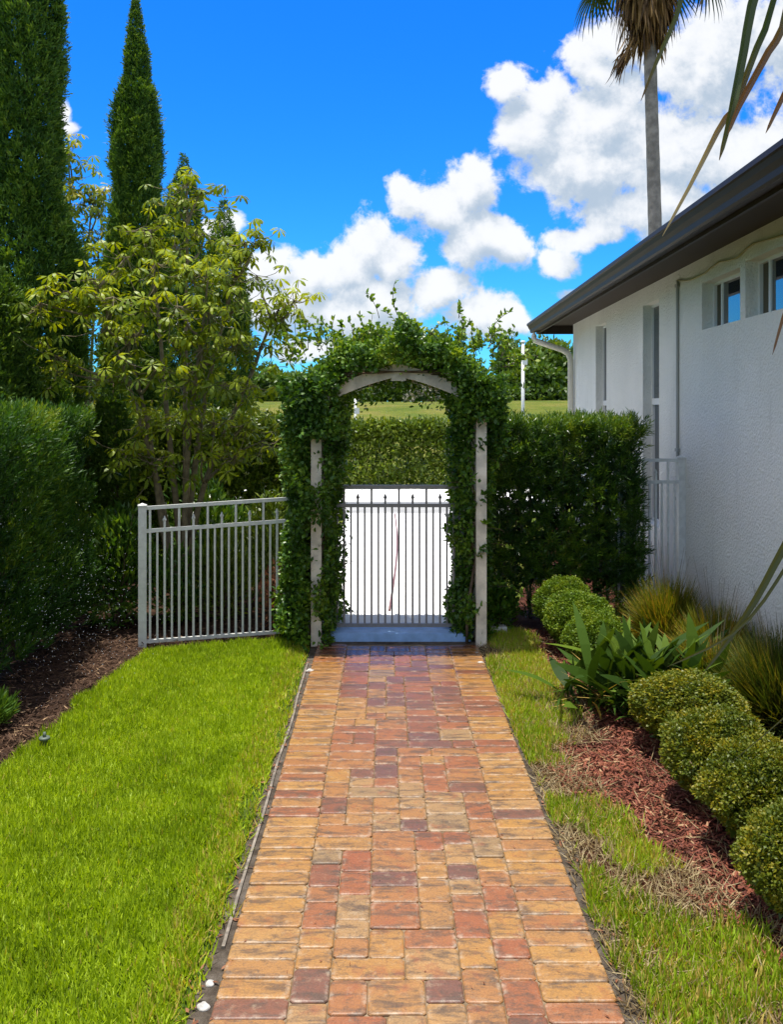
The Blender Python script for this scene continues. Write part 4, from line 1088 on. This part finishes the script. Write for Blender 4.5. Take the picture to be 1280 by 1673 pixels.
# the nearer palm: its crown is overhead to the right of the frame, only the drooping leaf tips hang into view
np_ = thing('near_palm', 'drooping green and brown palm leaf tips hanging in at the top right', 'palm', (1.75, 1.55, 0))
o_ = np.array([1.75, 1.55, 0])
t = np.linspace(0, 1, 14)
Geo().tube(np.stack([.03 * np.sin(t * 3), 0 * t, t * 3.1], -1), .10 - .02 * t, 12).build('trunk', M['palm_bark'], np_, True)
crown = np.array([0, 0, 3.1])
def strap(g, pts, w, tints, N=(0.2, -1, .2)):
    """one long leaf segment through the given points, width tapering to the tip"""
    pts = [np.asarray(p, float) for p in pts]; k = len(pts)
    s = np.linspace(0, k - 1, 14); i0 = np.minimum(s.astype(int), k - 2); f = (s - i0)[:, None]
    A = np.array(pts); Pm = A[np.maximum(i0 - 1, 0)]; P0 = A[i0]; P1 = A[i0 + 1]; P2 = A[np.minimum(i0 + 2, k - 1)]
    Q = .5 * (2 * P0 + (P1 - Pm) * f + (2 * Pm - 5 * P0 + 4 * P1 - P2) * f ** 2 + (3 * P0 - Pm - 3 * P1 + P2) * f ** 3)
    T = unit(np.gradient(Q, axis=0)); S = unit(np.cross(T, np.array(N))); Nn = np.cross(S, T)
    u_ = np.linspace(0, 1, 14); ww = w * np.interp(u_, [0, .25, .7, .93, 1], [.8, 1, .8, .4, .06])
    V = np.stack([Q + S * ww[:, None] * .5 + Nn * ww[:, None] * .18, Q, Q - S * ww[:, None] * .5 + Nn * ww[:, None] * .18], 1).reshape(-1, 3)
    i = np.arange(13) * 3
    q = np.concatenate([np.stack([i, i + 1, i + 4, i + 3], -1), np.stack([i + 1, i + 2, i + 5, i + 4], -1)])
    g.add(V, [q], np.repeat(np.interp(u_, np.linspace(0, 1, len(tints)), tints), 3))
def near_frond(hub, segs, extra):
    g = Geo(); hub = np.asarray(hub) - o_
    g.tube(np.stack([crown, (crown + hub) / 2 + np.array([0, 0, .12]), hub]), [.016, .013, .010], 6)
    for pts, w, tints in segs:
        strap(g, [hub] + [p - o_ for p in pts], w, tints)
    for d, L in extra:
        strap(g, [hub, hub + np.array(d) * L * .5 + np.array([0, 0, .03]), hub + np.array(d) * L + np.array([0, 0, -.1 * L])], .026, [.2, .5, .8])
    g.build('frond', M['palm_leaf'], np_)
ex = [((.8, .3, -.5), .6), ((.6, .6, -.5), .55), ((.9, 0, -.2), .6), ((.5, -.4, -.7), .5)]
near_frond(at(1300, -190, 2.2), [
    ([at(1236, -20, 2.2), at(1212, 100, 2.2), at(1196, 180, 2.18), at(1176, 262, 2.18)], .026, [.3, .35, .45, .6, .85]),
    ([at(1262, 10, 2.25), at(1232, 90, 2.25), at(1200, 175, 2.25), at(1178, 205, 2.25), at(1130, 300, 2.25), at(1083, 386, 2.25)], .018, [.2, .4, .8, .9, 1.0, 1.0]),
    ([at(1285, 20, 2.15), at(1250, 95, 2.15), at(1210, 170, 2.15), at(1190, 220, 2.15)], .020, [.3, .85, .88, .9])], ex)
near_frond(at(1200, -330, 2.7), [
    ([at(1125, -60, 2.7), at(1108, 20, 2.7), at(1076, 95, 2.7), at(1048, 165, 2.7)], .017, [.3, .45, .7, .85]),
    ([at(1175, -120, 2.7), at(1160, -40, 2.7), at(1143, 12, 2.7)], .015, [.3, .5, .85])], ex[:2])
near_frond(at(1440, -60, 2.0), [
    ([at(1330, 70, 2.0), at(1284, 150, 2.0), at(1252, 218, 2.0)], .016, [.3, .7, .88, .9])], ex[:3])
near_frond(at(1460, 250, 2.1), [
    ([at(1340, 380, 2.1), at(1290, 490, 2.1), at(1263, 580, 2.1)], .013, [.4, .8, .9, .88])], ex[:3])
near_frond(at(1490, 480, 2.5), [
    ([at(1340, 780, 2.5), at(1272, 910, 2.5), at(1222, 1000, 2.5), at(1150, 1100, 2.5)], .026, [.5, .65, .68, .70, .72]),
    ([at(1350, 800, 2.5), at(1282, 930, 2.5), at(1205, 1030, 2.48), at(1090, 1090, 2.5)], .012, [.5, .65, .68, .70, .72]),
    ([at(1400, 950, 2.4), at(1330, 1120, 2.4), at(1190, 1250, 2.4)], .006, [.5, .7, .75])], ex[:2])

# ------------------------------------------------------------------ distance: poles, trees on the bank
def pole(label, px, py, Y, r):
    p = at(px, py, Y); zb_ = float(bank(np.array(p[0]), np.array(Y)))
    root = thing('utility_pole', label, 'pole', (p[0], Y, zb_), 0, 'white poles beyond the hedge')
    Geo().tube([(0, 0, -.1), (0, 0, p[2] - zb_)], [r, r * .85], 10).build('shaft', M['pole'], root, True)
    Geo().box(-.02, .10, -.09, -.05, p[2] - zb_ - .55, p[2] - zb_ - .40).build('bracket', M['pole'], root)
    Geo().tube([(0, 0, p[2] - zb_), (0, 0, p[2] - zb_ + .05)], [r * 1.3, r * 1.1], 10).build('cap', M['pole'], root, True)
pole('tall white pole between the arbor and the house', 855, 560, 22, .045)
pole('short white pole seen through the arbor at left', 581, 640, 22, .035)

def far_tree(label, px, ytop, halfw, Y, n, mat='far_tree', leaf=.45, seed=0, sparse=False, name='bank_tree'):
    c = at(px, ytop, Y); zb_ = float(bank(np.array(c[0]), np.array(float(Y)))); h = c[2] - zb_; r = halfw * Y / F
    root = thing(name, label, 'tree', (c[0], Y, zb_), 0, 'trees on the grassy bank')
    nb = 26
    cen = unit(rng.normal(size=(nb, 3))) * rng.uniform(.25, .72, nb)[:, None]
    cen[:, 2] = np.abs(cen[:, 2]) * 1.0 - .15
    rad = rng.uniform(.22, .42, nb)
    k = rng.integers(nb, size=n)
    d = unit(rng.normal(size=(n, 3)))
    P = cen[k] + d * (rad[k] * (1 - np.minimum(rng.exponential(.18, n), .8)))[:, None]
    P = P * np.array([r, r, h * .62]) + np.array([0, 0, h * .46])
    P[:, 2] = np.clip(P[:, 2] - .18 * h * rng.random(n) * (P[:, 2] < h * .5), .15 + .3 * rng.random(n), h)
    sk = rng.random(n) < .22; P[sk, 2] = rng.uniform(.05, .38, sk.sum()) * h; P[sk, :2] = rng.uniform(-.95, .95, (sk.sum(), 2)) * r
    g = Geo(); tone = rng.random(nb) * .4
    leaves(g, P, d + rng.normal(size=(n, 3)) * .7, rng.uniform(.5, 1.2, n) * leaf, leaf * .5, N=d + rng.normal(size=(n, 3)) * .5, tint=np.clip(tone[k] + .3 * rng.random(n) + .2 * d[:, 2] , 0, 1))
    g.build('crown', M[mat], root)
    g = Geo(); t = np.linspace(0, 1, 6)
    g.tube(np.stack([0 * t, 0 * t, t * h * .5], -1), r * .06 * (1.2 - t), 8)
    for q in range(9):
        e_ = cen[q] * np.array([r, r, h * .62]) + np.array([0, 0, h * .46])
        g.tube(np.array([0, 0, h * .2]) * (1 - t)[:, None] + e_ * t[:, None], r * .03 * (1.15 - t), 5)
    g.build('trunk', M['bark'], root, True)
far_tree('large round green tree beside the house downspout', 905, 538, 80, 52, 8500, leaf=.40)
far_tree('green tree on the bank just right of the arbor vine', 842, 552, 66, 55, 6500, leaf=.40)
far_tree('low bushy tree at the foot of the bank trees behind the white pole', 868, 590, 60, 50, 6000, leaf=.36)
far_tree('big tree mostly hidden behind the far end of the house', 1010, 520, 95, 56, 5000, leaf=.5)
far_tree('tree behind the right half of the arbor top', 748, 588, 62, 60, 6000, leaf=.42)
far_tree('dark tree seen under the middle of the arbor arch', 645, 585, 60, 62, 6500, leaf=.42)
far_tree('pale grey twiggy bush under the right of the arbor arch', 695, 622, 36, 48, 1700, 'pale_bush', .22, name='pale_bush')
far_tree('tree behind the left arbor column', 545, 592, 66, 62, 6000, leaf=.42)
far_tree('low treeline tree just left of the arbor', 455, 592, 58, 75, 5500, leaf=.5)
far_tree('far tree glimpsed between the yellow green tree and the arbor', 385, 600, 60, 75, 5000, leaf=.5)
far_tree('far tree behind the stems of the yellow green tree', 290, 590, 70, 75, 4500, leaf=.5)
far_tree('far tree hidden low behind the slender cypress', 180, 585, 70, 72, 4000, leaf=.5)
far_tree('far tree low at the left edge beyond the conifers', 60, 580, 90, 70, 4000, leaf=.5)

# ------------------------------------------------------------------ sky, sun, camera
SUN = np.array([-.10, .05, .99]); SUN /= np.linalg.norm(SUN)
sun_el = math.asin(SUN[2]); sun_az = math.atan2(SUN[0], SUN[1])
w = bpy.data.worlds.new('World'); bpy.context.scene.world = w; w.use_nodes = True
n = NT(w.node_tree)
sky = n.n('ShaderNodeTexSky', sky_type='NISHITA', sun_disc=False, sun_elevation=sun_el, sun_rotation=sun_az)
sky.air_density = 1.0; sky.dust_density = .3; sky.ozone_density = 4.0
hsv = n.n('ShaderNodeHueSaturation', i_Color=sky.outputs[0]); hsv.inputs['Saturation'].default_value = 1.35; hsv.inputs['Value'].default_value = 1.0
blue = n.mix(1, hsv.outputs[0], (.16, .56, .90, 1), 'MULTIPLY')
# cumulus in the direction of the photograph: blobs broken up by fractal noise, in tangent coordinates of the view direction
blobs = [(835, 130, 42, 40), (870, 205, 70, 60), (905, 160, 50, 50), (965, 110, 55, 60), (1000, 60, 60, 60), (990, 190, 110, 90), (950, 270, 130, 85), (1090, 250, 150, 110), (1080, 340, 150, 55), (1180, 90, 140, 95), (1290, 60, 150, 110),
         (1200, 270, 120, 95), (1290, 280, 110, 120), (665, 325, 38, 42), (715, 335, 62, 62), (770, 300, 55, 52), (800, 385, 70, 55), (760, 395, 50, 42), (835, 410, 50, 42), (912, 425, 46, 30), (960, 385, 90, 28),
         (604, 395, 46, 50), (575, 440, 66, 55), (640, 430, 60, 52), (500, 455, 60, 42), (435, 440, 50, 46), (460, 490, 110, 48), (620, 490, 120, 52), (715, 480, 66, 52), (770, 515, 70, 44), (820, 530, 44, 32), (560, 520, 160, 40),
         (378, 362, 30, 26), (100, 195, 18, 24), (108, 215, 22, 14), (345, 375, 26, 20), (1400, 400, 200, 90), (1500, 150, 200, 160), (300, 520, 120, 40), (960, 480, 60, 14), (560, 570, 140, 20), (-150, 430, 160, 80), (-300, 250, 180, 90)]
grp = bpy.data.node_groups.new('cloud_density', 'ShaderNodeTree')
grp.interface.new_socket('UV', in_out='INPUT', socket_type='NodeSocketVector')
grp.interface.new_socket('Density', in_out='OUTPUT', socket_type='NodeSocketFloat')
q = NT(grp)
gi = q.n('NodeGroupInput'); go = q.n('NodeGroupOutput')
warp = q.n('ShaderNodeTexNoise'); warp.inputs['Scale'].default_value = 9; warp.inputs['Detail'].default_value = 3; q.put(warp, 'Vector', gi.outputs[0])
wv = q.n('ShaderNodeVectorMath', operation='MULTIPLY_ADD'); q.put(wv, '0', warp.outputs['Color']); wv.inputs[1].default_value = (.045, .045, 0)
sub = q.n('ShaderNodeVectorMath', operation='SUBTRACT'); q.put(sub, '0', gi.outputs[0]); sub.inputs[1].default_value = (.0225, .0225, 0)
q.put(wv, '2', sub.outputs[0])
acc = None
for bx, by, rx, ry in blobs:
    u0, v0 = (bx - CX) / F, (CY - by) / F; ix, iy = F / rx / 1.08, F / ry / 1.06
    ma = q.n('ShaderNodeVectorMath', operation='MULTIPLY_ADD'); q.put(ma, '0', wv.outputs[0]); ma.inputs[1].default_value = (ix, iy, 0); ma.inputs[2].default_value = (-u0 * ix, -v0 * iy, 0)
    ln_ = q.n('ShaderNodeVectorMath', operation='LENGTH'); q.put(ln_, '0', ma.outputs[0])
    if acc is None: acc = ln_.outputs['Value']
    else:
        sm = q.n('ShaderNodeMath', operation='SMOOTH_MIN'); q.put(sm, '0', acc); q.put(sm, '1', ln_.outputs['Value']); sm.inputs[2].default_value = .25; acc = sm.outputs[0]
fb = q.math('ADD', q.math('MULTIPLY', q.noise(15, 9, .64, gi.outputs[0], .2), .75), q.math('MULTIPLY', q.noise(52, 6, .6, gi.outputs[0], .3), .25))
den = q.math('ADD', q.math('SUBTRACT', 1.0, acc), q.math('MULTIPLY', q.math('SUBTRACT', fb, .5), 2.5))
q.put(go, '0', den)
tc = n.n('ShaderNodeTexCoord'); sx = n.n('ShaderNodeSeparateXYZ'); n.put(sx, '0', tc.outputs['Generated'])
yc = n.math('MAXIMUM', sx.outputs['Y'], .05)
uv = n.n('ShaderNodeCombineXYZ'); n.put(uv, 'X', n.math('DIVIDE', sx.outputs['X'], yc)); n.put(uv, 'Y', n.math('DIVIDE', sx.outputs['Z'], yc))
def dens(off):
    ad = n.n('ShaderNodeVectorMath', operation='ADD'); n.put(ad, '0', uv); ad.inputs[1].default_value = off
    gr = n.n('ShaderNodeGroup'); gr.node_tree = grp; n.put(gr, '0', ad.outputs[0]); return gr.outputs[0]
d0 = dens((0, 0, 0)); d1 = dens((-.008, .030, 0))
alpha = n.math('MULTIPLY', n.smooth(d0, .0, .40), n.smooth(sx.outputs['Y'], .05, .25))
alpha = n.math('MULTIPLY', alpha, .97)
lit = n.smooth(n.math('SUBTRACT', d0, d1), -.85, .75)
lum = n.math('ADD', n.math('MULTIPLY', lit, .8), n.math('MULTIPLY', n.noise(30, 6, .6, uv), .25))
ccol = n.mix(n.smooth(lum, .15, .95), (1.9, 2.3, 2.75, 1), (3.85, 3.9, 3.95, 1))
col = n.mix(alpha, blue, ccol)
# unseen cloud added over the rest of the sky to whiten the shade
m2 = n.math('MAXIMUM', n.math('SUBTRACT', 1.0, n.smooth(sx.outputs['Y'], .10, .25)), n.smooth(n.math('DIVIDE', sx.outputs['Z'], yc), .52, .8))
a2 = n.math('MULTIPLY', n.math('MULTIPLY', n.smooth(n.noise(2.6, 7, .6, tc.outputs['Generated']), .41, .57), m2), n.smooth(sx.outputs['Z'], .0, .12))
col = n.mix(n.math('MULTIPLY', a2, .95), col, (5.6, 5.6, 5.5, 1))
bg = n.n('ShaderNodeBackground', i_Color=col); bg.inputs['Strength'].default_value = .15
n.put(n.n('ShaderNodeOutputWorld'), 'Surface', bg)

sl = bpy.data.lights.new('Sun', 'SUN'); sl.energy = 4.2; sl.angle = math.radians(.53); sl.color = (1.0, .95, .86)
so = bpy.data.objects.new('Sun', sl); C.objects.link(so)
so.rotation_euler = Vector(SUN).to_track_quat('Z', 'Y').to_euler(); so.location = (0, 0, 20)

cam = bpy.data.cameras.new('Camera'); co = bpy.data.objects.new('Camera', cam); C.objects.link(co)
co.location = (0, 0, H); co.rotation_euler = (math.pi / 2, 0, 0)
cam.sensor_fit = 'VERTICAL'; cam.sensor_height = 36; cam.sensor_width = 36 * 1280 / 1673
cam.lens = F / 1673 * 36
cam.shift_x = (640 - CX) / 1673; cam.shift_y = -(836.5 - CY) / 1673
cam.clip_start = .05; cam.clip_end = 3000
s = bpy.context.scene; s.camera = co
s.view_settings.view_transform = 'Standard'; s.view_settings.look = 'None'; s.view_settings.exposure = 0.8; s.view_settings.gamma = 1
s.cycles.max_bounces = 7; s.cycles.diffuse_bounces = 3; s.cycles.glossy_bounces = 3; s.cycles.transmission_bounces = 4; s.cycles.transparent_max_bounces = 4
s.cycles.use_denoising = True
w.cycles.sampling_method = 'MANUAL'; w.cycles.sample_map_resolution = 512
